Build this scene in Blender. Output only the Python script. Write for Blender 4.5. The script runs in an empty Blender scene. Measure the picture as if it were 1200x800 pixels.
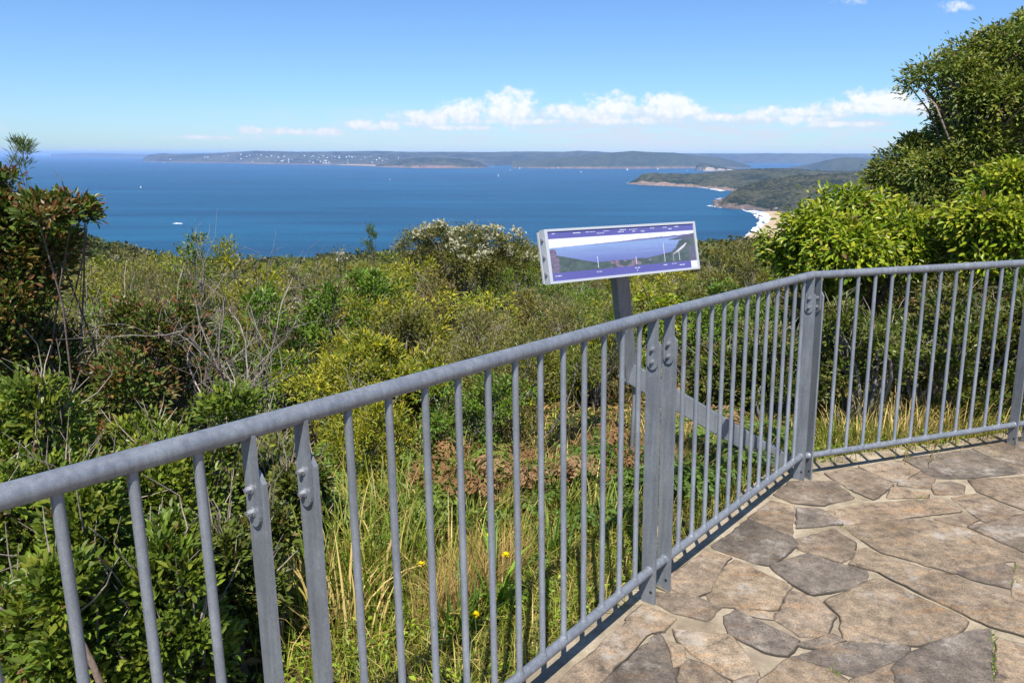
import bpy, math, numpy as np
from mathutils import Vector, Matrix
rs = np.random.RandomState
C = bpy.context.scene.collection
SC = bpy.context.scene
PI = math.pi

# ------------------------------------------------------------------ camera model
F, PX, PY = 856.4581, 600.0, 400.0
S = 1.09
H = 1.4205 * S
def basis(th, ro):
    R = np.array([1., 0, 0]); U = np.array([0, np.sin(th), np.cos(th)]); Fw = np.array([0, np.cos(th), -np.sin(th)])
    c, s = np.cos(ro), np.sin(ro)
    return np.stack([c*R - s*U, s*R + c*U, Fw], 1)
Mf = basis(.1954, .0156)                       # the paved platform leans a little
Mw = basis(math.atan((400 - 181.0)/F), -.0033)
Q = Mw @ Mf.T
CAM = np.array([0, 0, H])
def dw(p): return CAM + Q @ (np.array(p, float)*S - CAM)       # platform frame -> world
def ray(x, y): return Mw @ np.array([(x-PX)/F, (PY-y)/F, 1.0])
def at(x, y, d):
    r = ray(x, y); return CAM + r*(d/r[1])
def on_z(x, y, z):
    r = ray(x, y); return CAM + r*((z-H)/r[2])
DN = Q @ np.array([0, 0, 1.]); D0 = dw((0, 0, 0))
def deck_z(x, y): return D0[2] - (DN[0]*(x-D0[0]) + DN[1]*(y-D0[1]))/DN[2]
def on_deck(x, y, dz=0.0):
    r = ray(x, y); t = ((D0 + DN*dz - CAM) @ DN)/(r @ DN); return CAM + r*t
def proj(P):
    q = Mw.T @ (np.asarray(P) - CAM); return PX + F*q[0]/q[2], PY - F*q[1]/q[2]
SEA = -150.0

# ------------------------------------------------------------------ materials
def srgb(r, g, b):
    f = lambda c: ((c/255+.055)/1.055)**2.4 if c > 10 else c/255/12.92
    return (f(r), f(g), f(b), 1)
def new_mat(name):
    m = bpy.data.materials.new(name); m.use_nodes = True
    nt = m.node_tree; b = nt.nodes['Principled BSDF']
    return m, nt, b
def lk(nt, a, b): nt.links.new(a, b)
def node(nt, t, **k):
    n = nt.nodes.new(t)
    for a, v in k.items():
        if a.startswith('in_'): n.inputs[a[3:].replace('_', ' ')].default_value = v
        else: setattr(n, a, v)
    return n
def noise(nt, scale, detail=4, rough=.55, coord='Object', vec=None):
    n = node(nt, 'ShaderNodeTexNoise'); n.inputs['Scale'].default_value = scale
    n.inputs['Detail'].default_value = detail; n.inputs['Roughness'].default_value = rough
    if vec is None:
        tc = node(nt, 'ShaderNodeTexCoord'); vec = tc.outputs[coord]
    lk(nt, vec, n.inputs['Vector'])
    return n
def ramp(nt, fac, stops):
    r = node(nt, 'ShaderNodeValToRGB'); e = r.color_ramp.elements
    e[0].position, e[0].color = stops[0][0], stops[0][1]
    e[1].position, e[1].color = stops[-1][0], stops[-1][1]
    for p, c in stops[1:-1]:
        q = e.new(p); q.color = c
    lk(nt, fac, r.inputs['Fac']); return r
def mixc(nt, fac, a, b, mode='MIX'):
    m = node(nt, 'ShaderNodeMix', data_type='RGBA', blend_type=mode)
    for s, v in ((0, fac), (6, a), (7, b)):
        if hasattr(v, 'links'): lk(nt, v, m.inputs[s])
        else: m.inputs[s].default_value = v
    return m.outputs[2]
def bump(nt, b, h, strength=.3, dist=.01):
    n = node(nt, 'ShaderNodeBump'); n.inputs['Strength'].default_value = strength; n.inputs['Distance'].default_value = dist
    lk(nt, h, n.inputs['Height']); lk(nt, n.outputs[0], b.inputs['Normal'])
MAT = {}
def leaf_mat(name, rough=.5, spec=.4, trans=.28):
    m, nt, b = new_mat(name)
    a = node(nt, 'ShaderNodeAttribute', attribute_name='Col')
    lk(nt, a.outputs['Color'], b.inputs['Base Color'])
    b.inputs['Roughness'].default_value = rough; b.inputs['Specular IOR Level'].default_value = spec
    t = node(nt, 'ShaderNodeBsdfTranslucent')
    g = mixc(nt, 1.0, a.outputs['Color'], (1.25, 1.35, .6, 1), 'MULTIPLY'); lk(nt, g, t.inputs['Color'])
    mx = node(nt, 'ShaderNodeMixShader'); mx.inputs[0].default_value = trans
    out = nt.nodes['Material Output']
    lk(nt, b.outputs[0], mx.inputs[1]); lk(nt, t.outputs[0], mx.inputs[2]); lk(nt, mx.outputs[0], out.inputs['Surface'])
    MAT[name] = m
leaf_mat('leaf'); leaf_mat('glossy_leaf', .42, .32, .26); leaf_mat('petal', .7, .1, .2); leaf_mat('dry_leaf', .8, .1, .15)
def vc_mat(name, rough=.8, spec=.2, bumpscale=None, bs=.4, bd=.02, metal=0, mottle=None, coord='Object'):
    m, nt, b = new_mat(name)
    a = node(nt, 'ShaderNodeAttribute', attribute_name='Col'); col = a.outputs['Color']
    if mottle:
        n = noise(nt, mottle[0], 6, .65, coord)
        r = ramp(nt, n.outputs['Fac'], [(.25, (mottle[1],)*3+(1,)), (.75, (mottle[2],)*3+(1,))])
        col = mixc(nt, 1.0, col, r.outputs[0], 'MULTIPLY')
    lk(nt, col, b.inputs['Base Color'])
    b.inputs['Roughness'].default_value = rough; b.inputs['Specular IOR Level'].default_value = spec; b.inputs['Metallic'].default_value = metal
    if bumpscale:
        n = noise(nt, bumpscale, 5, .6, coord); bump(nt, b, n.outputs['Fac'], bs, bd)
    MAT[name] = m
vc_mat('bark', .85, .15, 60, .5, .01, mottle=(25, .6, 1.4))
vc_mat('far_land', .95, .02)
vc_mat('print', .22, .45)

def galv():
    m, nt, b = new_mat('galvanised_steel')
    n = noise(nt, 90, 5, .7); n2 = noise(nt, 9, 4, .6); n3 = noise(nt, 420, 2, .5)
    r = ramp(nt, n.outputs['Fac'], [(.3, (.195, .212, .235, 1)), (.55, (.228, .246, .27, 1)), (.75, (.275, .293, .317, 1))])
    r2 = ramp(nt, n2.outputs['Fac'], [(.3, (.88, .88, .9, 1)), (.7, (1.1, 1.1, 1.08, 1))])
    r3 = ramp(nt, n3.outputs['Fac'], [(.35, (.9, .9, .9, 1)), (.7, (1.1, 1.1, 1.1, 1))])
    c = mixc(nt, 1.0, r.outputs[0], r2.outputs[0], 'MULTIPLY'); c = mixc(nt, 1.0, c, r3.outputs[0], 'MULTIPLY')
    tc = node(nt, 'ShaderNodeTexCoord'); mp = node(nt, 'ShaderNodeMapping'); mp.inputs['Scale'].default_value = (55, 55, 3.5); lk(nt, tc.outputs['Object'], mp.inputs['Vector']); n5 = noise(nt, 1.0, 5, .65, vec=mp.outputs[0])
    c = mixc(nt, 1.0, c, ramp(nt, n5.outputs['Fac'], [(.3, (.78, .78, .78, 1)), (.52, (1, 1, 1, 1)), (.72, (1.22, 1.22, 1.2, 1))]).outputs[0], 'MULTIPLY')   # runs and streaks in the zinc
    n6 = noise(nt, 35, 6, .75); c = mixc(nt, ramp(nt, n6.outputs['Fac'], [(.66, (0, 0, 0, 1)), (.74, (.6, .6, .6, 1))]).outputs[0], c, (.09, .085, .08, 1))      # dull scuffs
    lk(nt, c, b.inputs['Base Color'])
    b.inputs['Metallic'].default_value = .28
    rr = ramp(nt, n2.outputs['Fac'], [(.3, (.34,)*3+(1,)), (.7, (.5,)*3+(1,))]); lk(nt, rr.outputs[0], b.inputs['Roughness'])
    bump(nt, b, n.outputs['Fac'], .12, .002)
    MAT['galv'] = m
    m, nt, b = new_mat('zinc_bolt'); b.inputs['Base Color'].default_value = (.27, .28, .30, 1); b.inputs['Metallic'].default_value = .4; b.inputs['Roughness'].default_value = .4
    MAT['bolt'] = m
    m, nt, b = new_mat('brushed_aluminium'); b.inputs['Base Color'].default_value = (.56, .57, .58, 1); b.inputs['Metallic'].default_value = .25; b.inputs['Roughness'].default_value = .4
    n = noise(nt, 60, 4); bump(nt, b, n.outputs['Fac'], .05, .002)
    MAT['alu'] = m
galv()
def stone_mats():
    m, nt, b = new_mat('flagstone')
    a = node(nt, 'ShaderNodeAttribute', attribute_name='Col')
    n1 = noise(nt, 3.2, 6, .65); n2 = noise(nt, 22, 6, .7); n3 = noise(nt, 150, 4, .7)
    tc = node(nt, 'ShaderNodeTexCoord'); mp = node(nt, 'ShaderNodeMapping'); mp.inputs['Scale'].default_value = (3, 14, 3); mp.inputs['Rotation'].default_value = (0, 0, .6)
    lk(nt, tc.outputs['Object'], mp.inputs['Vector']); n4 = noise(nt, 1.2, 5, .65, vec=mp.outputs[0])
    c = mixc(nt, 1.0, a.outputs['Color'], ramp(nt, n1.outputs['Fac'], [(.3, (.62, .6, .58, 1)), (.7, (1.42, 1.4, 1.36, 1))]).outputs[0], 'MULTIPLY')
    c = mixc(nt, 1.0, c, ramp(nt, n2.outputs['Fac'], [(.3, (.55, .54, .54, 1)), (.5, (1, 1, 1, 1)), (.7, (1.5, 1.46, 1.4, 1))]).outputs[0], 'MULTIPLY')
    c = mixc(nt, 1.0, c, ramp(nt, n3.outputs['Fac'], [(.32, (.62, .61, .6, 1)), (.68, (1.35, 1.33, 1.3, 1))]).outputs[0], 'MULTIPLY')
    st = ramp(nt, n4.outputs['Fac'], [(.55, (0, 0, 0, 1)), (.72, (.9, .9, .9, 1))])     # rusty iron banding
    c = mixc(nt, st.outputs[0], c, mixc(nt, 1.0, c, (1.22, .98, .74, 1), 'MULTIPLY'))
    n5 = noise(nt, 6.5, 8, .72); li = ramp(nt, n5.outputs['Fac'], [(.55, (0, 0, 0, 1)), (.68, (.75, .75, .75, 1))])   # pale lichen and mortar bloom
    c = mixc(nt, li.outputs[0], c, (.42, .38, .32, 1))
    n6 = noise(nt, 11, 8, .75); dk = ramp(nt, n6.outputs['Fac'], [(.3, (.75, .75, .75, 1)), (.42, (0, 0, 0, 1))])
    c = mixc(nt, dk.outputs[0], c, (.07, .062, .055, 1))
    n8 = noise(nt, 420, 3, .7); c = mixc(nt, 1.0, c, ramp(nt, n8.outputs['Fac'], [(.34, (.72, .72, .72, 1)), (.5, (1, 1, 1, 1)), (.66, (1.28, 1.27, 1.24, 1))]).outputs[0], 'MULTIPLY')
    ea = node(nt, 'ShaderNodeAttribute', attribute_name='Col'); c = mixc(nt, ea.outputs['Alpha'], (.045, .038, .03, 1), c)      # dirt packed into the joints
    lk(nt, c, b.inputs['Base Color']); b.inputs['Roughness'].default_value = .85; b.inputs['Specular IOR Level'].default_value = .25
    ad = node(nt, 'ShaderNodeMath', operation='ADD'); lk(nt, n2.outputs['Fac'], ad.inputs[0]); lk(nt, n3.outputs['Fac'], ad.inputs[1])
    bump(nt, b, ad.outputs[0], .8, .003)
    MAT['stone'] = m
    m, nt, b = new_mat('mortar')
    n1 = noise(nt, 7, 6, .65); n3 = noise(nt, 120, 4, .7)
    c = ramp(nt, n1.outputs['Fac'], [(.30, (.19, .15, .10, 1)), (.47, (.36, .295, .20, 1)), (.72, (.52, .44, .32, 1))]).outputs[0]
    c = mixc(nt, 1.0, c, ramp(nt, n3.outputs['Fac'], [(.3, (.75, .75, .75, 1)), (.7, (1.15, 1.15, 1.15, 1))]).outputs[0], 'MULTIPLY')
    n7 = noise(nt, 3.3, 7, .7); st = ramp(nt, n7.outputs['Fac'], [(.44, (0, 0, 0, 1)), (.60, (.85, .85, .85, 1))]); c = mixc(nt, st.outputs[0], c, (.235, .185, .13, 1))
    lk(nt, c, b.inputs['Base Color']); b.inputs['Roughness'].default_value = .95; b.inputs['Specular IOR Level'].default_value = .1
    ad = node(nt, 'ShaderNodeMath', operation='ADD'); lk(nt, n1.outputs['Fac'], ad.inputs[0]); lk(nt, n3.outputs['Fac'], ad.inputs[1])
    bump(nt, b, ad.outputs[0], .5, .002)
    MAT['mortar'] = m
    m, nt, b = new_mat('soil')
    n1 = noise(nt, 1.5, 6, .7); n3 = noise(nt, 40, 5, .7)
    c = ramp(nt, n1.outputs['Fac'], [(.3, (.05, .045, .02, 1)), (.5, (.09, .075, .035, 1)), (.7, (.06, .08, .025, 1))]).outputs[0]
    c = mixc(nt, 1.0, c, ramp(nt, n3.outputs['Fac'], [(.3, (.6, .6, .6, 1)), (.7, (1.5, 1.4, 1.2, 1))]).outputs[0], 'MULTIPLY')
    lk(nt, c, b.inputs['Base Color']); b.inputs['Roughness'].default_value = 1; b.inputs['Specular IOR Level'].default_value = 0
    bump(nt, b, n3.outputs['Fac'], .5, .012)
    MAT['soil'] = m
    m, nt, b = new_mat('sea_water')
    tc = node(nt, 'ShaderNodeTexCoord'); mp = node(nt, 'ShaderNodeMapping'); mp.inputs['Scale'].default_value = (.0009, .0055, 1)
    lk(nt, tc.outputs['Object'], mp.inputs['Vector']); n1 = noise(nt, 1.0, 6, .6, vec=mp.outputs[0])
    c = ramp(nt, n1.outputs['Fac'], [(.32, (.001, .036, .085, 1)), (.5, (.002, .058, .125, 1)), (.68, (.006, .088, .17, 1))]).outputs[0]
    lk(nt, c, b.inputs['Base Color']); b.inputs['Roughness'].default_value = .35; b.inputs['IOR'].default_value = 1.33; b.inputs['Specular IOR Level'].default_value = .12
    mp2 = node(nt, 'ShaderNodeMapping'); mp2.inputs['Scale'].default_value = (.02, .06, 1); lk(nt, tc.outputs['Object'], mp2.inputs['Vector'])
    n2 = noise(nt, 1.0, 6, .65, vec=mp2.outputs[0]); bump(nt, b, n2.outputs['Fac'], .6, 8)
    MAT['sea'] = m
    for nm, col, ro in (('foam', (.75, .78, .8, 1), .8), ('sand', (.5, .36, .2, 1), .95), ('white_paint', (.8, .8, .8, 1), .5), ('sail', (.85, .85, .85, 1), .6), ('roof_grey', (.45, .42, .42, 1), .6), ('black_hole', (.015, .015, .015, 1), .9)):
        m, nt, b = new_mat(nm); n = noise(nt, 3, 4); r = ramp(nt, n.outputs['Fac'], [(.3, tuple(x*.85 for x in col[:3])+(1,)), (.7, col)])
        lk(nt, r.outputs[0], b.inputs['Base Color']); b.inputs['Roughness'].default_value = ro
        MAT[nm] = m
stone_mats()

# ------------------------------------------------------------------ mesh helpers
def mesh_obj(name, V, Fc, mat, parent=None, col=None, smooth=False):
    """V (n,3); Fc list of index arrays of equal width, or one array"""
    V = np.asarray(V, np.float32)
    groups = Fc if isinstance(Fc, list) else [Fc]
    groups = [np.asarray(g, np.int32) for g in groups if len(g)]
    me = bpy.data.meshes.new(name)
    loops = np.concatenate([g.ravel() for g in groups]) if groups else np.zeros(0, np.int32)
    tot = np.concatenate([np.full(len(g), g.shape[1], np.int32) for g in groups])
    start = np.concatenate([[0], np.cumsum(tot)[:-1]]).astype(np.int32)
    me.vertices.add(len(V)); me.vertices.foreach_set('co', V.ravel())
    me.loops.add(len(loops)); me.loops.foreach_set('vertex_index', loops)
    me.polygons.add(len(tot)); me.polygons.foreach_set('loop_start', start); me.polygons.foreach_set('loop_total', tot)
    me.polygons.foreach_set('use_smooth', np.full(len(tot), bool(smooth)))
    me.update(calc_edges=True); me.validate()
    if col is not None:
        col = np.asarray(col, np.float32)
        if col.ndim == 1: col = np.tile(col, (len(V), 1))
        if col.shape[1] == 3: col = np.concatenate([col, np.ones((len(col), 1), np.float32)], 1)
        at_ = me.color_attributes.new('Col', 'FLOAT_COLOR', 'POINT'); at_.data.foreach_set('color', col.astype(np.float32).ravel())
    me.materials.append(MAT[mat] if isinstance(mat, str) else mat)
    o = bpy.data.objects.new(name, me); C.objects.link(o)
    if parent is not None: o.parent = parent
    return o
def tag(o, label=None, cat=None, group=None, kind=None):
    if label: o['label'] = label
    if cat: o['category'] = cat
    if group: o['group'] = group
    if kind: o['kind'] = kind
    return o
def empty(name, loc, label, cat, group=None):
    o = bpy.data.objects.new(name, None); C.objects.link(o); o.location = Vector([float(v) for v in loc]); o.empty_display_size = .1
    return tag(o, label, cat, group)
def copy_tree(root, loc, rotz=0, scale=(1, 1, 1), label=None, group=None):
    r = root.copy(); C.objects.link(r); r.location = Vector([float(v) for v in loc]); r.rotation_euler = (0, 0, rotz); r.scale = scale
    if label: r['label'] = label
    if group: r['group'] = group
    for ch in root.children:
        c = ch.copy(); C.objects.link(c); c.parent = r
    return r
class MB:
    def __init__(s): s.V = []; s.F = {}; s.n = 0; s.K = []
    def add(s, V, F, col=None):
        V = np.asarray(V, float)
        for f in (F if isinstance(F, list) else [F]):
            f = np.asarray(f)
            s.F.setdefault(f.shape[1], []).append(f + s.n)
        s.V.append(V); s.n += len(V)
        if col is not None: s.K.append(np.tile(np.asarray(col, float)[:3], (len(V), 1)) if np.ndim(col) == 1 else np.asarray(col, float))
    def box(s, c, ax, ay, az, sx, sy, sz, col=None):
        c = np.asarray(c, float); a, b, d = [np.asarray(v, float)*k/2 for v, k in ((ax, sx), (ay, sy), (az, sz))]
        V = [c+i*a+j*b+k*d for k in (-1, 1) for i, j in ((-1, -1), (1, -1), (1, 1), (-1, 1))]
        s.add(V, np.array([[0, 3, 2, 1], [4, 5, 6, 7], [0, 1, 5, 4], [1, 2, 6, 5], [2, 3, 7, 6], [3, 0, 4, 7]]), col)
    def tube(s, pts, rad, n=10, col=None, caps=True, twist=0):
        pts = np.asarray(pts, float); m = len(pts); rad = np.broadcast_to(np.asarray(rad, float), (m,))
        T = np.gradient(pts, axis=0); T /= np.linalg.norm(T, axis=1)[:, None]+1e-12
        ref = np.array([0, 0, 1.]) if abs(T[0][2]) < .9 else np.array([1., 0, 0])
        A = np.cross(T, ref); A /= np.linalg.norm(A, axis=1)[:, None]+1e-12; B = np.cross(T, A)
        th = np.arange(n)/n*2*PI+twist
        V = pts[:, None]+rad[:, None, None]*(np.cos(th)[None, :, None]*A[:, None]+np.sin(th)[None, :, None]*B[:, None])
        i = np.arange(m-1)[:, None]*n; j = np.arange(n)[None]; k = (j+1) % n
        Fq = np.stack([i+j, i+k, i+n+k, i+n+j], -1).reshape(-1, 4)
        V = V.reshape(-1, 3); fl = [Fq]
        if caps:
            fl += [np.arange(n)[None, ::-1]+len(V), np.arange(n)[None]+len(V)+n]; V = np.concatenate([V, V[:n], V[(m-1)*n:m*n]])
        s.add(V, fl, col)
    def prism(s, poly, dvec, col=None):
        P = np.asarray(poly, float); n = len(P); V = np.concatenate([P, P+np.asarray(dvec)])
        j = np.arange(n); k = (j+1) % n
        s.add(V, [np.arange(n)[None, ::-1], (np.arange(n)+n)[None], np.stack([j, k, k+n, j+n], -1)], col)
    def build(s, name, mat, parent=None, smooth=False):
        F_ = [np.concatenate(v) for v in s.F.values()]
        return mesh_obj(name, np.concatenate(s.V), F_, mat, parent, np.concatenate(s.K) if s.K else None, smooth)
def nrm(v): return v/(np.linalg.norm(v, axis=-1, keepdims=True)+1e-12)
def fbm(x, y, seed=0, octv=4, gain=.5):
    x = np.asarray(x, float); y = np.asarray(y, float); out = np.zeros(np.broadcast(x, y).shape); a = 1; tot = 0
    for o in range(octv):
        xi = np.floor(x).astype(np.int64); yi = np.floor(y).astype(np.int64); fx = x-xi; fy = y-yi
        fx = fx*fx*(3-2*fx); fy = fy*fy*(3-2*fy)
        def h(i, j):
            n = (i*374761393+j*668265263+(seed+o*17)*1442695041) & 0x7fffffff
            n = ((n ^ (n >> 13))*1274126177) & 0x7fffffff
            return ((n ^ (n >> 16)) & 0xffff)/65535.
        v = (h(xi, yi)*(1-fx)+h(xi+1, yi)*fx)*(1-fy)+(h(xi, yi+1)*(1-fx)+h(xi+1, yi+1)*fx)*fy
        out = out+a*v; tot += a; a *= gain; x = x*2.03+7.1; y = y*2.03+3.7
    return out/tot

# ------------------------------------------------------------------ terrain heights
a1, a2, a3 = .8884, .8549, .3184
Bp = np.array([.4696, 2.3659]); Cp = np.array([1.4835, 3.4873])
def dirv(a): return np.array([math.cos(a), math.sin(a)])
d1, d2, d3 = dirv(a1), dirv(a2), dirv(a3)
Bw = dw((*Bp, 0))[:2]; Cw = dw((*Cp, 0))[:2]
def out_dist(x, y):                                  # metres outward of the railing line
    n1 = np.array([-d1[1], d1[0]]); n3 = np.array([-d3[1], d3[0]])
    s1 = (x-Bw[0])*n1[0]+(y-Bw[1])*n1[1]; s3 = (x-Cw[0])*n3[0]+(y-Cw[1])*n3[1]
    return np.maximum(s1, s3)
GD = np.array([0, .3, 1.0, 2.0, 3.2, 5.0, 9, 17, 36, 76, 146, 246, 346, 430, 520, 700, 1400])
GZ = np.array([-.07, -.08, -.12, -.22, -.55, -1.15, -1.75, -2.7, -5.6, -11.6, -22., -36, -50, -62, -85, -175, -320])
def ground(x, y):
    x = np.asarray(x, float); y = np.asarray(y, float)
    s = np.maximum(out_dist(x, y), 0)
    z = np.interp(s, GD, GZ)
    b = np.degrees(np.arctan2(x, y))
    z = z+np.clip((b-14)/16, 0, 1)*np.clip((s-1.2)/3, 0, 1)*np.clip((60-s)/40, 0, 1)*.85      # the bank on the right
    z = z+np.clip((-25-b)/6, 0, 1)*np.clip((s-90)/60, 0, 1)*6*np.clip((500-s)/150, 0, 1)-np.clip((b+27)/4, 0, 1)*np.clip((s-60)/60, 0, 1)*1.5
    z = z+(fbm(x*.8+50, y*.8+50, 3)-.5)*.25*np.clip(s/3, 0, 1)
    near = np.exp(-s/6)
    return z+deck_z(x, y)*near*np.where(s > 0, 1, 1)
def terrain():
    R = np.concatenate([[0.0], np.geomspace(.6, 1400, 150)]); A = np.linspace(-PI, PI, 361)
    r, a = np.meshgrid(R, A, indexing='ij'); X = r*np.sin(a); Y = r*np.cos(a)
    Z = ground(X, Y); n = len(A)
    i = np.arange(len(R)-1)[:, None]*n; j = np.arange(n-1)[None]
    Fq = np.stack([i+j, i+j+1, i+n+j+1, i+n+j], -1).reshape(-1, 4)[:, ::-1]
    o = mesh_obj('hillside', np.stack([X, Y, Z], -1).reshape(-1, 3), Fq, 'soil', smooth=True); tag(o, kind='structure')
terrain()
def sea():
    V = [(-60000, -3000, SEA), (60000, -3000, SEA), (60000, 60000, SEA), (-60000, 60000, SEA)]
    tag(mesh_obj('sea', V, np.array([[0, 1, 2, 3]]), 'sea'), kind='structure')
sea()

# ------------------------------------------------------------------ paving
STONES = [
 [(655,800),(736,727),(764,741),(701,800),(672,830),(630,830)], [(736,726),(755,711),(789,726),(776,737),(765,740)],
 [(770,695),(815,701),(840,711),(826,726),(790,717),(769,706)], [(786,677),(825,648),(855,655),(842,670),(831,693),(815,699),(790,689)],
 [(836,642),(878,609),(928,632),(932,640),(907,661),(890,660)], [(878,607),(904,587),(930,594),(928,630)],
 [(908,580),(928,565),(976,565),(998,584),(962,592),(932,589)], [(936,597),(962,598),(985,614),(934,619)],
 [(936,634),(976,621),(999,636),(998,650),(984,658),(940,644)], [(861,657),(925,687),(906,714),(838,710),(832,694),(845,670)],
 [(905,664),(950,651),(978,662),(1013,671),(1011,679),(992,689),(952,697),(928,682)], [(927,694),(955,703),(975,722),(967,743),(940,744),(911,726)],
 [(969,706),(1030,679),(1132,728),(1115,745),(1072,755),(990,750),(988,722)],
 [(1000,664),(1006,648),(1018,645),(1040,656),(1115,676),(1182,703),(1230,726),(1230,755),(1150,730),(1075,692),(1032,672)],
 [(993,619),(1040,611),(1080,609),(1128,620),(1165,635),(1200,651),(1197,656),(1155,660),(1118,671),(1035,647),(1012,633)],
 [(1120,669),(1172,661),(1185,666),(1182,688),(1140,679)], [(1190,657),(1240,650),(1240,715),(1187,700)],
 [(1050,782),(1070,767),(1120,746),(1160,739),(1157,800),(1157,835),(1060,835)], [(1168,750),(1245,768),(1245,840),(1165,840)],
 [(942,767),(982,756),(1040,751),(1064,758),(1060,768),(1005,791),(972,781),(928,770)], [(895,797),(928,773),(975,788),(990,800),(985,835),(885,835)],
 [(851,725),(865,718),(932,750),(920,768),(895,762),(860,745)], [(791,739),(857,747),(885,788),(856,795),(830,778),(800,755)],
 [(705,800),(772,743),(780,757),(789,781),(794,805),(794,830),(680,830)], [(781,754),(800,761),(802,774),(791,782)],
 [(798,795),(804,774),(832,785),(845,800),(848,835),(800,835)], [(968,556),(1004,549),(1046,568),(1024,585),(1000,575)],
 [(1007,547),(1056,540),(1078,552),(1054,564),(1046,564)], [(1060,538),(1136,527),(1198,554),(1136,560),(1096,560)],
 [(1057,565),(1080,555),(1094,562),(1088,572),(1054,569)], [(1094,569),(1112,565),(1129,570),(1126,578),(1096,579)],
 [(1045,571),(1086,579),(1086,583),(1042,584)], [(968,599),(1020,591),(1100,585),(1125,600),(1040,609),(990,615)],
 [(1118,585),(1146,579),(1198,601),(1152,611)], [(1138,563),(1245,556),(1245,612),(1176,588),(1147,576)],
 [(1136,618),(1205,605),(1255,612),(1255,662),(1203,647)], [(1142,526),(1178,518),(1250,517),(1250,555),(1203,552),(1170,540)],
 [(1098,609),(1130,605),(1146,610),(1130,616)], [(866,713),(904,718),(902,725),(872,721)],
 [(1000,797),(1060,772),(1046,784),(1050,810),(1000,835)], [(860,800),(888,792),(890,797),(880,835),(855,835)],
 [(935,755),(972,745),(988,752),(960,760)],
]
def inset(P, d):
    c = P.mean(0); r = np.linalg.norm(P-c, axis=1, keepdims=True); return c+(P-c)*np.maximum(1-d/r, .2)
def paving():
    r = rs(5)
    n1 = np.array([-d1[1], d1[0]]); n3 = np.array([-d3[1], d3[0]])
    P1 = Bp+n1*.105; P3 = Cp+n3*.19
    A_ = np.array([[d1[0], -d3[0]], [d1[1], -d3[1]]]); t = np.linalg.solve(A_, P3-P1); corner = P1+d1*t[0]
    far_l = P1-d1*7; far_r = P3+d3*7
    outl = [far_l, corner, far_r, np.array([9, -3.]), np.array([1, -7.])]
    # ragged outer lip so that the slab edge is not a ruled line
    def rag(p, q, k):
        tt = np.linspace(0, 1, k)[:-1]; nn = np.array([-(q-p)[1], (q-p)[0]]); nn = nn/np.linalg.norm(nn)
        return [p+(q-p)*u+nn*(r.rand()-.5)*.035*(1 if 0 < u else 0) for u in tt]
    pts = rag(far_l, corner, 60)+rag(corner, far_r, 40)+outl[2:]
    up = [dw((p[0], p[1], 0)) for p in pts]
    m = MB(); m.prism([u-DN*.25 for u in up][::-1], DN*.25); root = m.build('pavement', 'mortar'); tag(root, kind='structure')
    mb = MB()
    greys = [(.185, .15, .115), (.215, .168, .122), (.24, .185, .13), (.185, .157, .13), (.255, .2, .142), (.16, .137, .115), (.22, .175, .13)]
    hcol = {7: 0}
    allP = []
    for k, st in enumerate(STONES):
        allP.append(np.array([np.linalg.solve(Q, (on_deck(x, y)-CAM))+CAM for x, y in st])[:, :2]/S)
    # the rest of the platform, out of the photograph's frame
    for i in range(-14, 22):
        for j in range(-16, 14):
            c = np.array([i*.36+(j % 2)*.18+r.uniform(-.05, .05), j*.31+r.uniform(-.04, .04)])
            w = dw((*c, 0)); q = proj(w) if (Mw.T @ (w-CAM))[2] > .2 else (-999, -999)
            if -20 < q[0] < 1235 and 150 < q[1] < 825: continue
            s1 = (c-Bp) @ n1; s3 = (c-Cp) @ n3
            if max(s1, s3) > -.17 or (c[0] > 6.6): continue
            k = r.randint(5, 8); th = np.sort(r.rand(k)*.5+np.arange(k))/k*2*PI
            allP.append(c+np.stack([np.cos(th)*.2, np.sin(th)*.185], 1)*r.uniform(.85, 1.02, (k, 1)))
    for k, P in enumerate(allP):
        ar = np.cross(P, np.roll(P, -1, 0)).sum()
        if ar < 0: P = P[::-1]
        if k < len(STONES): P = inset(P, -.020)
        P2 = []
        for a, b in zip(P, np.roll(P, -1, 0)):             # soft broken corners, uneven edges
            L = np.linalg.norm(b-a); nn = np.array([-(b-a)[1], (b-a)[0]])/(L+1e-9)
            ts = np.linspace(.05, .95, max(3, int(L/.028)))
            for u in ts: P2.append(a+(b-a)*u+nn*r.uniform(-.0045, .0045))
        P2 = np.array(P2); n = len(P2); col = np.array(greys[r.randint(len(greys))])*r.uniform(.85, 1.2)
        z0, z1 = -.004, .004+r.rand()*.005
        ring = [np.array([dw((*p, z0)) for p in P2]), np.array([dw((*p, z1-.003)) for p in inset(P2, .004)]), np.array([dw((*p, z1)) for p in inset(P2, .012)])]
        V = np.concatenate(ring); j = np.arange(n); kx = (j+1) % n
        mb.add(V, [np.stack([j, kx, kx+n, j+n], -1), np.stack([j, kx, kx+n, j+n], -1)+n, (np.arange(n)+2*n)[None]], np.concatenate([np.tile(col, (3*n, 1)), np.concatenate([np.zeros(n), np.clip(fbm(np.arange(n)*.23+k*7, np.zeros(n), 3, 2)*3.0-1.15, 0, .85), np.ones(n)])[:, None]], 1))
    o = mb.build('flagstone', 'stone', root); o.name = 'flagstone_paving'; o['kind'] = 'structure'
paving()

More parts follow.
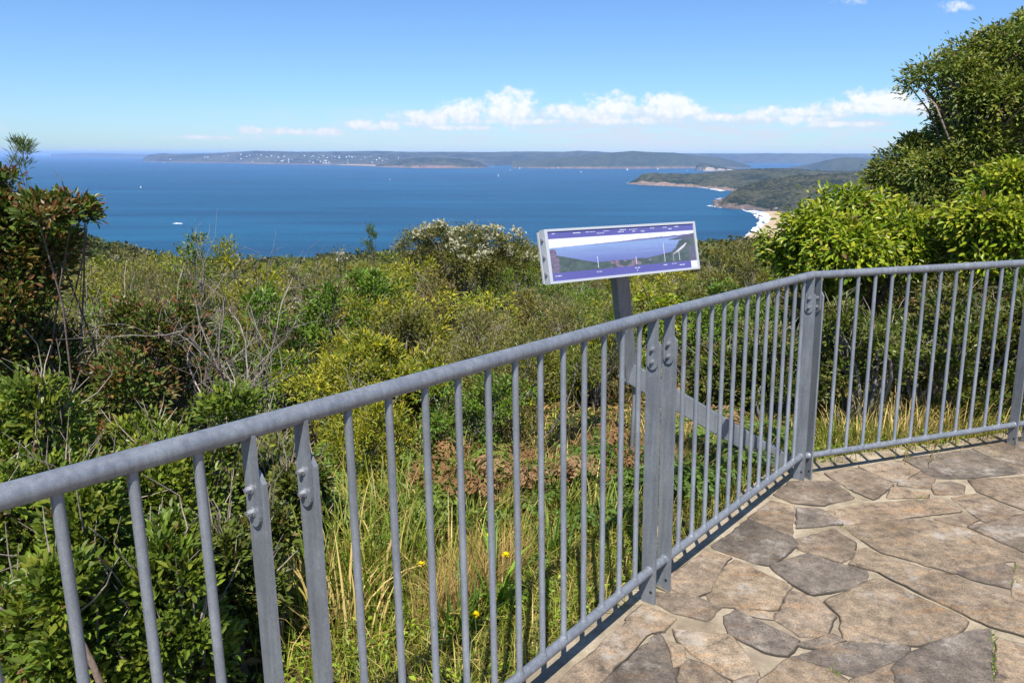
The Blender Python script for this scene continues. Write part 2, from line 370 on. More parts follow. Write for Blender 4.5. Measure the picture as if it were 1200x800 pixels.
# ------------------------------------------------------------------ railing
ZT, ZB = 1.032, .123
RT, RB, RBAR = .0188, .0158, .0086
def W3(p2, z): return dw((p2[0], p2[1], z))
def railing():
    up = DN
    grp = 'galvanised railing panels along the platform edge'
    def panel(label, start, dvec, nb, g=.103, sp=.1055, posts=(1, 1), ext=(0, 0), rail_pts=None):
        """start: first post position, dvec the panel's direction (platform frame)"""
        L = 2*g+sp*(nb-1); end = start+dvec*L; n = np.array([-dvec[1], dvec[0]])
        base = W3((start+end)/2, 0)
        root = empty('railing_panel', base, label, 'railing', grp); M = lambda p: np.asarray(p)-base
        dW = Q @ np.array([*dvec, 0]); nW = Q @ np.array([*n, 0])
        m = MB(); rp = rail_pts if rail_pts else [start-dvec*ext[0], end+dvec*ext[1]]
        m.tube([M(W3(p, ZT)) for p in rp], RT*S, 22); m.build('top_rail', 'galv', root, True)
        if not label.startswith('nearest'):
            w = MB(); e = np.array(rp[-1]); t = nrm(np.array(rp[-1])-np.array(rp[-2]))
            w.tube([M(W3(e-t*.004, ZT)), M(W3(e+t*.003, ZT))], RT*S*1.03, 22); w.build('weld_joint', 'galv', root, True)
        m = MB(); m.tube([M(W3(start-dvec*(ext[0] if posts[0] else 0), ZB)), M(W3(end+dvec*.012, ZB))], RB*S, 18); m.build('bottom_rail', 'galv', root, True)
        for k in range(nb):
            p = start+dvec*(g+sp*k)
            b = MB(); b.tube([M(W3(p, ZB+.004)), M(W3(p, ZB+RB*.92)), M(W3(p, ZB+RB+.0015)), M(W3(p, ZB+RB+.007)), M(W3(p, ZT-RT*.6))], np.array([1.5, 1.55, 1.38, 1, 1])*RBAR*S, 12); b.build('baluster', 'galv', root, True)
        for which, p in ((0, start), (1, end)):
            if not posts[which]: continue
            f = -1                                                    # bolts show on the side towards the walker
            t = .0092*S; pw = .053*S
            c0 = W3(p, 0); q = lambda a, z: M(c0+nW*a+up*z*S)
            zt = .955
            prof = [q(-pw/2, -.02), q(pw/2, -.02), q(pw/2, zt-.006), q(pw/2-.006, zt), q(-pw/2+.020, zt), q(-pw/2, zt-.022)]
            b = MB(); b.prism([v-dW*t/2 for v in prof], dW*t); po = b.build('post', 'galv', root)
            lg = MB(); lw = .038*S; zz = ZT-RT*.5; o_ = dW*(-t/2-.0005)
            pr = [q(-lw/2, zz), q(lw/2, zz)]+[q(lw/2*math.cos(u), .873-.022*math.sin(u)) for u in np.linspace(0, PI, 9)]
            lg.prism([v+o_ for v in pr], -dW*.0075); lg.build('lug', 'galv', po)
            for zb in (.922, .879):
                bb = MB(); cc = q(.000, zb)+o_-dW*.0075
                bb.tube([cc, cc-dW*.0025], .0092*S, 16); bb.tube([cc-dW*.0025, cc-dW*.010], .0066*S, 6, twist=.3); bb.tube([cc-dW*.010, cc-dW*.013], .0045*S, 10)
                bb.build('bolt', 'bolt', po)
            wl = MB(); cc = q(0, ZB); wl.tube([cc-dW*(t/2+.009), cc-dW*(t/2-.001)], [RB*S*1.02, RB*S*1.22], 18); wl.build('weld', 'galv', po, True)
            hl = MB(); cc = q(-.012, .045)-dW*(t/2); hl.tube([cc-dW*.001, cc+dW*.001], .0055*S, 10); hl.build('drain_hole', 'black_hole', po)
        return start, end
    cg = .108
    B0 = Bp
    Lp = 2*.1006+.1055*11
    A2_ = B0-d1*Lp
    panel('railing panel ending at the bolted post pair left of the sign post', A2_, d1, 12, .1006)
    A1_ = A2_-d1*cg
    panel('nearest railing panel running out of the photo at its lower left corner', A1_-d1*Lp, d1, 12, .1006, ext=(0, cg))
    B1_ = B0+d2*cg
    C0_ = B1_+d2*Lp
    panel('railing panel in front of the diagonal sign arm, ending at the corner', B1_, d2, 12, .1006, ext=(cg, 0), rail_pts=[B0, B1_, C0_, (C0_+Cp)/2])
    L3 = 2*.1211+.105*11
    D0_ = Cp+d3*L3
    panel('railing panel beyond the corner, with its bar shadows falling on the paving edge', Cp, d3, 12, .1211, .105, ext=(.05, 0), rail_pts=[(C0_+Cp)/2, Cp+d3*.03, D0_])
    panel('railing panel of which only its first post shows at the right edge', D0_+d3*cg, d3, 12, .1211, .105, ext=(cg, 0))
railing()

# ------------------------------------------------------------------ interpretive sign
def sign():
    TL, TR, BR, BL = [CAM+(np.array(v)-CAM) for v in ((.14306882, 3.30320211, 1.22204219), (.93851176, 3.82255177, 1.21522635), (.9702747, 3.77076598, .97617555), (.17483176, 3.25141632, .98299139))]
    rx = nrm(TR-TL); uy = nrm(TL-BL); nz = nrm(np.cross(rx, uy)); W_ = .95; H_ = .2466
    ctr = (TL+TR+BR+BL)/4
    el = at(737, 436, 3.78); foot = at(930, 549, 3.93)
    base = np.array([foot[0], foot[1], float(deck_z(foot[0], foot[1]))-.1])
    root = empty('lookout_sign', base, 'tilted panorama sign on a bent grey steel arm beyond the railing', 'sign')
    M = lambda p: np.asarray(p)-base
    m = MB(); m.box(M(ctr-nz*.017), rx, uy, nz, W_-.01, H_-.01, .030); pan = m.build('panel_box', 'alu', root)
    # frame lips proud of the print
    fr = MB(); t = .011
    for s in (-1, 1):
        fr.box(M(ctr+uy*s*(H_/2-t/2)+nz*.001), rx, uy, nz, W_, t, .008)
        fr.box(M(ctr+rx*s*(W_/2-t/2)+nz*.001), rx, uy, nz, t, H_-2*t, .008)
    fr.build('frame', 'alu', pan)
    for s in (-1, 1):
        ed = MB(); ed.box(M(ctr+rx*s*(W_/2+.002)-nz*.016), rx, uy, nz, .005, H_, .040); ed.build('side_flange', 'alu', pan)
    ed = MB(); ed.box(M(ctr-rx*(W_/2+.002)-nz*.050), rx, uy, nz, .008, H_-.012, .010); ed.build('clamp_strip', 'alu', pan)
    for k in (-.33, 0, .33):
        b = MB(); c = ctr-rx*(W_/2+.005)+uy*k*H_*.95-nz*.018
        b.tube([M(c), M(c-rx*.005)], .009, 10); b.tube([M(c-rx*.005), M(c-rx*.008)], .005, 8); b.build('rivet', 'bolt', pan)
    # printed panorama: a colour grid
    nx, ny = 560, 150
    u, v = np.meshgrid((np.arange(nx+1))/nx, np.arange(ny+1)/ny); r = rs(3)
    col = np.zeros(u.shape+(3,)); put = lambda mk, c: col.__setitem__(mk, c)
    pur = np.array(srgb(86, 84, 160)[:3]); put(v >= 0, pur)
    sk = (v > .165) & (v < .85); col[sk] = srgb(238, 238, 246)[:3]
    seam = (v < .665+.10*u) & (v > .165); w = np.clip((v-.3)/.36, 0, 1)[..., None]
    sea_c = (np.array(srgb(104, 112, 178)[:3])*(1-w)+np.array(srgb(136, 164, 210)[:3])*w)*(.88+.24*fbm(u*6, v*22, 31))[..., None]; col[seam] = sea_c[seam]
    fh = .655+.10*u+.05*fbm(u*14, v*0, 1)*(np.clip(u-.25, 0, .5)*2); put((v < fh) & (v > .655+.08*u) & (u > .25), np.array(srgb(108, 108, 160)[:3]))
    n = fbm(u*40, v*18, 5); land = .50-.9*np.clip(u, 0, .3)+.02*np.sin(u*22)
    land = np.where(u < .3, .55-.85*u, .295+.03*fbm(u*10, u*0, 2)); land = np.where(u > .62, .30+.5*(u-.62), land); land = np.where(u > .81, .395+np.clip((u-.81)/.07, 0, 1)**1.5*.24+np.clip(u-.88, 0, 1)*1.3+.035*(fbm(u*40, u*0, 4)-.5), land); land = np.minimum(land, .80)
    lc = np.array(srgb(62, 80, 66)[:3])*(.35+1.5*n[..., None]); lm = (v < land) & (v > .165); col[lm] = lc[lm]
    rock = lm & (n > .56) & (u > .38) & (u < .66); col[rock] = srgb(140, 112, 130)[:3]
    bx = .845+.35*(v-.30); bt = np.clip((v-.36)/.2, 0, 1); bch = (v > .34) & (v < .57) & (np.abs(u-(.835+.095*bt**.8)) < .004+.010*np.sin(PI*np.clip(bt, .05, .9))); col[bch] = srgb(222, 210, 220)[:3]
    hd = (u > .78) & (v > .64+.05*fbm(u*20, v*0, 9)) & (v < .66+.6*(u-.78)) & (v < .80); col[hd] = srgb(84, 84, 104)[:3]
    flw = (u < .022+.075*fbm(v*16, u*0, 6)*np.clip(1.25-1.4*v, 0, 1)) & (v < .64) & (v > .165); col[flw] = (np.array(srgb(112, 96, 118)[:3])*(.2+1.6*fbm(u*110, v*44, 8))[..., None])[flw]
    flw = (u > .95) & (v < .50) & (v > .165); col[flw] = (np.array(srgb(92, 88, 104)[:3])*(.5+1.*fbm(u*90, v*40, 8))[..., None])[flw]
    for xx, top in ((.295, .44), (.555, .36), (.76, .62), (.825, .36), (.87, .40)): put((np.abs(u-xx) < .0017) & (v > .19) & (v < top), np.array(srgb(225, 225, 235)[:3]))
    def words(x0, x1, y, hh=.0085):
        x = x0
        while x < x1:
            l = r.uniform(.003, .009); put((u > x) & (u < min(x+l, x1)) & (np.abs(v-y) < hh), np.array(srgb(230, 230, 242)[:3])); x += l+.003
    for x0, x1, y in ((.16, .205, .945), (.24, .30, .95), (.31, .36, .91), (.355, .395, .95), (.45, .49, .915), (.465, .51, .955), (.53, .585, .95), (.55, .57, .905), (.61, .635, .90), (.68, .71, .955), (.77, .80, .955), (.81, .835, .915), (.86, .89, .955), (.03, .05, .955), (.02, .06, .10), (.28, .315, .11), (.54, .575, .115), (.745, .775, .12), (.81, .845, .13), (.865, .905, .085), (.55, .56, .06)):
        words(x0, x1, y)
    put((u > .955) & (v < .155), np.array(srgb(240, 240, 242)[:3]))
    iw, ih = W_-2*t, H_-2*t
    fade = (.05+.07*fbm(u*5, v*3, 21))[..., None]; col = col*(1-fade)+np.array(srgb(205, 208, 235)[:3])*fade; col = col*(.70+.12*fbm(u*120, v*60, 22))[..., None]
    P = ctr+nz*.0005+(u[..., None]-.5)*rx*iw+(v[..., None]-.5)*uy*ih
    i = np.arange(ny)[:, None]*(nx+1); j = np.arange(nx)[None]
    Fq = np.stack([i+j, i+j+1, i+nx+1+j+1, i+nx+1+j], -1).reshape(-1, 4)
    mesh_obj('printed_panorama', M(P.reshape(-1, 3)), Fq, 'print', root, col.reshape(-1, 3))
    # bent rectangular hollow arm
    def rhs(name, p, q_, side, w, h, ext0=0, ext1=0):
        ax = nrm(q_-p); sd = nrm(side-ax*(side @ ax)); th = np.cross(ax, sd)
        p = p-ax*ext0; q_ = q_+ax*ext1
        b = MB(); b.box(M((p+q_)/2), ax, sd, th, np.linalg.norm(q_-p), w, h); o = b.build(name, 'galv', root)
        mod = o.modifiers.new('edge', 'BEVEL'); mod.width = .006; mod.segments = 2
        return ax, sd, th
    top = ctr-nz*.075-uy*.02
    hz = np.array([el[0]-foot[0], el[1]-foot[1], 0]); side = nrm(np.array([-hz[1], hz[0], 0]))
    topb = np.array([top[0], top[1], top[2]])
    rhs('upper_post', el, topb, nz*np.array([1, 1, 0]), .05, .085, .05, .03)
    rhs('arm', foot, el, side, .055, .108, .12, .035)
    g = MB(); ax = nrm(el-foot); sd = nrm(side-ax*(side @ ax)); th = np.cross(ax, sd)
    c = foot+ax*.17; g.box(M(c), ax, sd, th, .012, .075, .128); g.build('collar', 'galv', root)
    g = MB(); gz = float(ground(foot[0], foot[1])); g.box(M(np.array([foot[0]+.05, foot[1], (gz-.3+foot[2])/2])), (1, 0, 0), (0, 1, 0), (0, 0, 1), .12, .1, foot[2]-gz+.3); g.build('stub_post', 'galv', root)
    b = MB(); e2 = at(743, 470, 3.8); gz = float(ground(e2[0], e2[1])); b.tube([M(np.array([e2[0], e2[1], gz-.1])), M(np.array([e2[0], e2[1], el[2]-.03]))], .011, 10); b.build('prop', 'galv', root, True)
    pl = MB(); pl.box(M(ctr-nz*.05), rx, uy, nz, .3, .16, .012); pl.build('mounting_plate', 'galv', root)
sign()

# ------------------------------------------------------------------ plants
UP = np.array([0, 0, 1.])
def leaf_arrays(P, D, N, L, Wd, col, fold=.18, mid=.45, rnd=False):
    n = len(P); D = nrm(D); N = nrm(N-(N*D).sum(1)[:, None]*D); Sd = np.cross(D, N)
    L = np.broadcast_to(L, (n,))[:, None]; Wd = np.broadcast_to(Wd, (n,))[:, None]
    tip = P+D*L-N*L*.12
    if rnd:
        q = [P, P+D*L*.28+Sd*Wd*.42+N*Wd*fold, P+D*L*.66+Sd*Wd*.44+N*(Wd*fold-L*.03), tip, P+D*L*.66-Sd*Wd*.44+N*(Wd*fold-L*.03), P+D*L*.28-Sd*Wd*.42+N*Wd*fold]
        V = np.stack(q, 1).reshape(-1, 3); i = np.arange(n)[:, None]*6
        return V, [i+np.array([[0, 1, 2, 3]]), i+np.array([[0, 3, 4, 5]])], np.repeat(col, 6, 0)
    a = P+D*L*mid+Sd*Wd*.5+N*Wd*fold; b = P+D*L*mid-Sd*Wd*.5+N*Wd*fold
    V = np.stack([P, a, tip, b], 1).reshape(-1, 3)
    i = np.arange(n)[:, None]*4
    Fq = np.concatenate([i+np.array([[0, 1, 2]]), i+np.array([[0, 2, 3]])])
    return V, Fq, np.repeat(col, 4, 0)
K = dict(   # leaf length, width, leaves per clump, clump radius, palette [(rgb, weight)], tip colour, tip share, rise, droop, material, coverage
 tea=dict(L=.036, W=.013, r=.14, pal=[((.075, .09, .024), 3), ((.11, .115, .03), 3), ((.05, .07, .02), 3), ((.15, .14, .035), 1.5)], tip=(.21, .17, .06), ts=.12, up=.5, mat='leaf'),
 heath=dict(L=.045, W=.013, r=.15, pal=[((.10, .095, .035), 3), ((.14, .11, .045), 2), ((.07, .08, .025), 3), ((.17, .12, .06), 1), ((.13, .14, .03), 2)], tip=(.26, .19, .1), ts=.14, up=.45, mat='leaf'),
 yellow=dict(L=.05, W=.018, r=.11, pal=[((.17, .19, .018), 3), ((.12, .155, .018), 3), ((.24, .235, .02), 2), ((.07, .10, .018), 3)], tip=(.36, .32, .02), ts=.16, up=.15, mat='leaf'),
 broad=dict(L=.034, W=.016, r=.11, pal=[((.048, .085, .018), 3), ((.07, .115, .022), 3), ((.10, .15, .025), 3), ((.14, .16, .03), 2)], tip=(.13, .17, .03), ts=.1, up=.5, mat='glossy_leaf'),
 bright=dict(L=.052, W=.021, r=.12, pal=[((.06, .125, .02), 3), ((.085, .15, .022), 3), ((.045, .09, .02), 2)], tip=(.17, .22, .03), ts=.2, up=.15, mat='glossy_leaf'),
 copper=dict(L=.037, W=.017, r=.12, pal=[((.045, .08, .02), 4), ((.065, .1, .025), 2), ((.10, .12, .035), 1), ((.15, .085, .04), 1)], tip=(.2, .09, .035), ts=.17, up=.3, mat='glossy_leaf'),
 lance=dict(L=.068, W=.028, r=.15, pal=[((.11, .17, .014), 4), ((.155, .205, .016), 3), ((.06, .11, .014), 3), ((.20, .23, .02), 1)], tip=(.36, .36, .03), ts=.16, up=-.35, mat='glossy_leaf'),
 gum=dict(shell=.72, L=.064, W=.028, r=.2, pal=[((.06, .094, .026), 4), ((.09, .128, .032), 3), ((.125, .16, .034), 2.4), ((.17, .195, .036), 1.4)], tip=(.24, .23, .06), ts=.12, up=-.15, mat='glossy_leaf'),
 needle=dict(L=.07, W=.006, r=.14, pal=[((.06, .105, .03), 3), ((.08, .125, .035), 3), ((.05, .085, .03), 2)], tip=(.13, .16, .05), ts=.12, up=1.4, mat='leaf'),
 small=dict(L=.034, W=.016, r=.11, pal=[((.045, .075, .02), 4), ((.065, .095, .024), 3), ((.095, .115, .028), 2), ((.13, .11, .05), .7)], tip=(.16, .16, .05), ts=.12, up=.5, mat='glossy_leaf'),
 pale=dict(L=.05, W=.014, r=.15, pal=[((.13, .135, .06), 3), ((.16, .155, .075), 2), ((.10, .11, .045), 3)], tip=(.22, .2, .12), ts=.15, up=.6, mat='leaf'),
)
GAIN = np.array([1.70, 1.53, .98])
def palette(r, pal, n):
    w = np.array([p[1] for p in pal], float); w /= w.sum(); c = np.array([p[0] for p in pal])*GAIN; return c[r.choice(len(pal), n, p=w)]
def crown(r, lobes, k, nleaf, dens=1.0, leafscale=1.0, shell=.55, zmin=None, gap=0.0):
    """lobes: list of (centre, (rx,ry,rz)); returns leaf arrays and the clump centres"""
    kd = K[k]; shell = kd.get('shell', shell); per = 90 if k == 'gum' else 46; nc = max(8, int(nleaf/per))
    vol = np.array([(l[1][0]*l[1][1]*l[1][2])**(2/3) for l in lobes]); pl = vol/vol.sum()
    li = r.choice(len(lobes), nc, p=pl); li[:3*len(lobes)] = np.tile(np.arange(len(lobes)), 3)[:nc]; ctr = np.array([l[0] for l in lobes])[li]; rad = np.array([l[1] for l in lobes])[li]
    u = nrm(r.randn(nc, 3)); u[:, 2] = np.where(u[:, 2] < -.35, -u[:, 2], u[:, 2])
    rr = (shell+(1-shell)*r.rand(nc)**.6)*(1+.10*r.randn(nc))
    cc = ctr+u*rad*rr[:, None]
    if zmin is not None: cc[:, 2] = np.maximum(cc[:, 2], zmin+r.rand(nc)*.15)
    if gap > 0:
        keep = (np.arange(nc) < 3*len(lobes)) | (fbm(cc[:, 0]*2.2+9, cc[:, 2]*2.2+cc[:, 1]*1.1, int(r.randint(99)), 2) > gap); cc = cc[keep]; u = u[keep]; rad = rad[keep]; nc = len(cc)
    ccol = palette(r, kd['pal'], nc)*r.uniform(.62, 1.42, (nc, 1))
    cr = kd['r']*r.uniform(.7, 1.3, nc)*np.clip(rad.mean(1)/.3, .3, 1)
    idx = np.repeat(np.arange(nc), per); n = len(idx)
    off = np.clip(r.randn(n, 3), -1.7, 1.7)*np.array([.55, .55, .42]); P = cc[idx]+off*cr[idx][:, None]
    D = off*.8+u[idx]*.55+UP*kd['up']+r.randn(n, 3)*.45
    N = UP*.9+u[idx]*.4+np.array([0, -.25, 0])+r.randn(n, 3)*.45
    c = .6*ccol[idx]+.4*palette(r, kd['pal'], n); c = c*r.uniform(.72, 1.3, (n, 1))
    out = (off*u[idx]).sum(1)+off[:, 2]*.7
    tp = (r.rand(n) < kd['ts']*2.2) & (out > .25); c[tp] = np.array(kd['tip'])*r.uniform(.7, 1.25, (tp.sum(), 1))
    dead = r.rand(n) < .022; c[dead] = np.array((.2, .12, .05))
    L = kd['L']*leafscale*r.uniform(.45, 1.4, n); Wd = kd['W']*leafscale*r.uniform(.75, 1.25, n)
    return leaf_arrays(P, D, N, L, Wd, c, rnd=k in ('broad', 'copper', 'lance', 'bright', 'gum', 'small')), cc, cr
def auto_lobes(r, h, w, n=11):
    L = [(np.array([0, 0, h*.45]), (w*.32, w*.32, h*.36))]
    for i in range(n):
        a = r.rand()*2*PI; q = r.uniform(.3, .85)*w*.5; z = h*r.uniform(.16, .88)
        s = r.uniform(.10, .22)
        L.append((np.array([math.cos(a)*q, math.sin(a)*q, z]), (w*s, w*s, h*s*1.05)))
    return L
def curve(p, q, r, bend=.15, n=5):
    t = np.linspace(0, 1, n)[:, None]; p = np.asarray(p, float); q = np.asarray(q, float); Ld = np.linalg.norm(q-p)
    m = r.randn(3)*bend*Ld; m[2] = abs(m[2])*.5
    return p+(q-p)*t+m*(4*t*(1-t))*.5
def stems(r, base, lobes, cc, rad, colr, ntw=60, sides=5, trunks=None, pale=0):
    m = MB(); roots = trunks or [np.asarray(base)+np.array([r.uniform(-.08, .08), r.uniform(-.08, .08), -.1]) for _ in range(3)]
    for i, l in enumerate(lobes):
        b = roots[i % len(roots)]; pts = curve(b, l[0], r, .18, 6); m.tube(pts, np.linspace(rad, rad*.35, 6), sides+1, np.array(colr)*r.uniform(.8, 1.25), False)
    if len(cc):
        lc = np.array([l[0] for l in lobes])
        for k in r.choice(len(cc), min(ntw, len(cc)), False):
            i = np.argmin(((lc-cc[k])**2).sum(1)); b = lc[i]+(roots[i % len(roots)]-lc[i])*r.uniform(0, .45)
            pts = curve(b, cc[k]+(cc[k]-lc[i])*.05, r, .2, 4); m.tube(pts, np.linspace(rad*.36, rad*.1, 4), sides-1, np.array(colr)*r.uniform(.7, 1.4), False)
        if pale:
            for k in r.choice(len(cc), min(pale, len(cc)), False):
                i = np.argmin(((lc-cc[k])**2).sum(1)); v = nrm(cc[k]-lc[i]+UP*.15); p0 = lc[i]+(cc[k]-lc[i])*.5
                pts = curve(p0, cc[k]+v*r.uniform(.08, .26), r, .25, 4); m.tube(pts, np.linspace(.0045, .0012, 4), 3, np.array((.34, .29, .23))*r.uniform(.5, 1.25), False)
    return m
def shrub(name, label, cat, loc, h, w, k, seed, nleaf=9000, group=None, lobes=None, bark=(.11, .085, .065), flower=None, ls=1.0, gap=0., ntw=60, trunks=None, rad=.018, part='foliage', stem='stem', zmin=.04, pale=30):
    r = rs(seed); root = empty(name, loc, label, cat, group)
    lobes = lobes or auto_lobes(r, h, w)
    (V, Fq, c), cc, cr = crown(r, lobes, k, nleaf, leafscale=ls, zmin=zmin, gap=gap)
    mesh_obj(part, V, Fq, K[k]['mat'], root, c)
    stems(r, (0, 0, 0), lobes, cc, rad, bark, ntw, trunks=trunks, pale=pale).build(stem, 'bark', root, True)
    if flower:
        fc, share, fs = flower
        sel = r.choice(len(cc), int(len(cc)*share), False); sel = sel[cc[sel][:, 2] > np.percentile(cc[:, 2], 35)]
        idx = np.repeat(sel, 34); n = len(idx); off = r.randn(n, 3)*np.array([.5, .5, .25]); P = cc[idx]+off*cr[idx][:, None]*.75+UP*cr[idx][:, None]*.7
        cV = leaf_arrays(P, r.randn(n, 3)+UP, UP+r.randn(n, 3)*.6, fs*r.uniform(.7, 1.3, n), fs*.9, np.array(fc)*r.uniform(.75, 1.15, (n, 1)))
        mesh_obj('blossom', cV[0], cV[1], 'petal', root, cV[2])
    return root
def gl(x, y): return np.array([x, y, float(ground(x, y))])
def pspot(px, d):                                            # ground point seen along photo column px, d metres out
    r = ray(px, 400); x = r[0]/r[1]*d; return gl(x, d)
def hero(name, label, cat, px, d, ytop, wpx, k, seed, **kw):
    b = pspot(px, d); top = at(px, ytop, d)[2]; h = max(.35, top-b[2]); w = wpx*d/F*1.02
    return shrub(name, label, cat, b, h*1.0, w, k, seed, **kw)

BARKG = (.2, .185, .165); BARKB = (.1, .075, .055)
def px_lobes(base, lst, d0):                                 # lobes at their own distances, from (px, py, radius px, distance offset)
    out = []
    for (x, y, rp, dd) in lst:
        d = d0+dd; p = at(x, y, d)-base; rr = rp*d/F; out.append((p, (rr, rr*1.0, rr*.85)))
    return out

# --- the large named plants
b = pspot(1150, 10.5)
lob = px_lobes(b, [(1085, 105, 26, 0), (1115, 95, 30, -.4), (1150, 80, 38, .2), (1190, 65, 42, -.3), (1230, 60, 50, .3), (1130, 135, 30, .5), (1170, 125, 42, -.7), (1215, 120, 50, .4), (1110, 165, 22, .4), (1145, 175, 34, -.5), (1190, 180, 46, .3), (1060, 200, 28, .2), (1095, 205, 36, -.4), (1040, 215, 22, .3), (1140, 225, 42, .2), (1080, 235, 34, -.3), (1190, 235, 50, .5), (1240, 180, 60, 0), (1260, 110, 50, .6), (1075, 172, 15, .2), (1203, 30, 16, .1)], 10.5)
shrub('gum_tree', 'tall spreading dark green tree standing above everything at the right', 'tree', b, 4, 4, 'gum', 11, 105000, lobes=[(c_, (r_[0]*.95, r_[1]*.95, r_[2]*.8)) for c_, r_ in lob], bark=(.2, .15, .12), ntw=320, rad=.06, part='crown', stem='trunk', gap=.33, ls=1.0,
      trunks=[np.array([.05, 0, -.2]), np.array([-.15, .1, -.2])], zmin=.3)
b = pspot(990, 7.2)
lob = px_lobes(b, [(985, 250, 32, 0), (955, 275, 34, -.3), (1020, 262, 36, .2), (920, 300, 30, .1), (1055, 280, 36, -.3), (990, 300, 44, -.5), (1040, 315, 40, -.4), (945, 325, 36, -.2), (1085, 300, 28, .3), (905, 282, 14, 0), (1000, 345, 40, 0)], 7.2)
shrub('bright_shrub', 'glossy yellow-green large-leaved bush behind the corner of the railing', 'shrub', b, 2, 2, 'lance', 12, 20000, lobes=lob, bark=BARKB, ntw=60, rad=.03, zmin=.3, gap=.36, pale=45)
b = pspot(1165, 6.6)
lob = px_lobes(b, [(1180, 225, 34, 0), (1140, 262, 32, -.2), (1215, 240, 40, .2), (1175, 280, 44, -.3), (1120, 300, 26, .2), (1220, 300, 50, 0), (1150, 318, 32, -.2)], 6.6)
shrub('bright_shrub', 'yellow-green bush below the tall tree at the right edge', 'shrub', b, 2, 2, 'lance', 13, 17000, lobes=lob, bark=BARKB, ntw=50, rad=.03, zmin=.3, gap=.38, pale=45)
for px, d, yt, w, k, sd, lab in ((1005, 4.85, 344, 120, 'small', 21, 'dark small-leaved bush just right of the railing corner post'), (1085, 5.0, 334, 130, 'small', 22, 'brownish small-leaved bush behind the middle of the right railing panel'),
                            (1160, 5.0, 328, 120, 'small', 23, 'small-leaved bush behind the right end of the right railing panel'), (1235, 4.9, 320, 120, 'broad', 24, 'dark green bush cut by the right edge of the photo'),
                            (925, 5.0, 366, 120, 'small', 25, 'small-leaved dark bush seen through the bars left of the corner post'), (860, 5.2, 405, 110, 'small', 26, 'low dark bush behind the diagonal sign arm'), (1080, 6.8, 312, 170, 'tea', 27, 'olive bush filling the gap under the two yellow-green bushes')):
    hero('dark_shrub', lab, 'shrub', px, d, yt, w, k, sd, nleaf=9000, bark=BARKG, ntw=80)
# left foreground bush with coppery tips
b = pspot(-10, 3.5)
lob = px_lobes(b, [(0, 270, 45, 0), (45, 258, 30, -.2), (85, 248, 20, 0), (100, 250, 13, .1), (20, 310, 50, .1), (60, 290, 30, .1), (-40, 300, 70, .2), (10, 370, 55, 0), (-20, 430, 70, 0), (40, 430, 45, .2), (10, 500, 60, .1), (-30, 235, 30, 0), (8, 215, 14, 0)], 3.5)
shrub('coppery_bush', 'tall dark glossy bush with coppery new leaves at the left edge', 'shrub', b, 2, 2, 'copper', 31, 26000, lobes=lob, bark=(.16, .12, .1), ntw=60, pale=10, rad=.009, zmin=.05, gap=.38)
b = pspot(20, 4.6)
lob = px_lobes(b, [(22, 172, 7, 0), (28, 180, 7, .1), (22, 192, 6, 0)], 4.6)
shrub('wispy_sapling', 'thin feathery sapling rising behind the coppery bush at the left', 'shrub', b, 2, 1, 'needle', 32, 260, lobes=lob, bark=BARKB, ntw=9, rad=.006, zmin=.3, ls=.7, pale=0)
# low glossy bushes against the nearest railing panel
for px, d, yt, w, k, sd, lab in ((20, 2.35, 470, 230, 'broad', 41, 'dark glossy leafy bush behind the lower left end of the railing'), (175, 2.75, 475, 200, 'broad', 42, 'glossy green bush behind the fourth bar from the left'),
                            (105, 3.6, 405, 190, 'copper', 43, 'reddish-tipped leafy bush above the railing at the left'), (195, 4.4, 352, 120, 'copper', 44, 'broad-leaved shrub with reddish seed heads left of the dead twiggy shrub'),
                            (45, 4.6, 360, 170, 'broad', 45, 'dark leafy shrub in the shade of the coppery bush'), (285, 3.3, 520, 130, 'small', 46, 'low dull bush behind the first pair of bolted posts'),
                            (-90, 2.6, 400, 260, 'broad', 47, 'dark bush cut off by the left edge of the photo'), (40, 1.75, 610, 190, 'broad', 48, 'glossy bush filling the lower left corner behind the bars'), (165, 1.95, 640, 170, 'broad', 49, 'low glossy bush at the bottom edge between the second and third bars'),
                            (262, 2.3, 620, 110, 'small', 50, 'low small-leaved bush at the foot of the first bolted post pair'), (330, 3.0, 545, 90, 'small', 40, 'dull low bush between the two nearest bolted posts')):
    hero('leafy_shrub', lab, 'shrub', px, d, yt, w, k, sd, nleaf=15000, bark=(.15, .11, .085), ntw=70, ls=.92, pale=70, gap=.3)
# blossom trees
b = pspot(545, 11.5)
lob = px_lobes(b, [(490, 290, 20, 0), (515, 284, 20, -.2), (545, 287, 22, .1), (575, 287, 20, 0), (600, 298, 20, .1), (540, 308, 34, -.2), (500, 310, 24, .2), (585, 318, 28, .1), (618, 314, 14, 0), (472, 298, 13, 0), (560, 332, 34, 0), (520, 332, 24, 0)], 11.5)
shrub('blossom_tree', 'rounded olive tree covered in creamy white blossom left of the sign', 'tree', b, 2, 2, 'tea', 51, 18000, lobes=lob, bark=BARKG, ntw=90, rad=.028, flower=((.46, .44, .3), .34, .045), part='crown', stem='trunk', zmin=.3, ls=1.35, gap=.2)
hero('blossom_shrub', 'cream-flowered shrub on the skyline just right of the dead twigs', 'shrub', 352, 10.5, 292, 78, 'tea', 52, nleaf=5500, ls=1.3, flower=((.40, .37, .27), .3, .04), bark=BARKG)
hero('blossom_shrub', 'white-flowered shrub on the skyline behind the bright green bush', 'shrub', 402, 11, 300, 70, 'tea', 53, nleaf=5000, ls=1.3, flower=((.42, .40, .3), .25, .04), bark=BARKG)
hero('blossom_shrub', 'low cream-flowered shrub in front of the skyline, below the thin sapling', 'shrub', 385, 8.5, 325, 60, 'pale', 54, nleaf=4000, ls=1.2, flower=((.48, .45, .36), .25, .04), bark=BARKG)
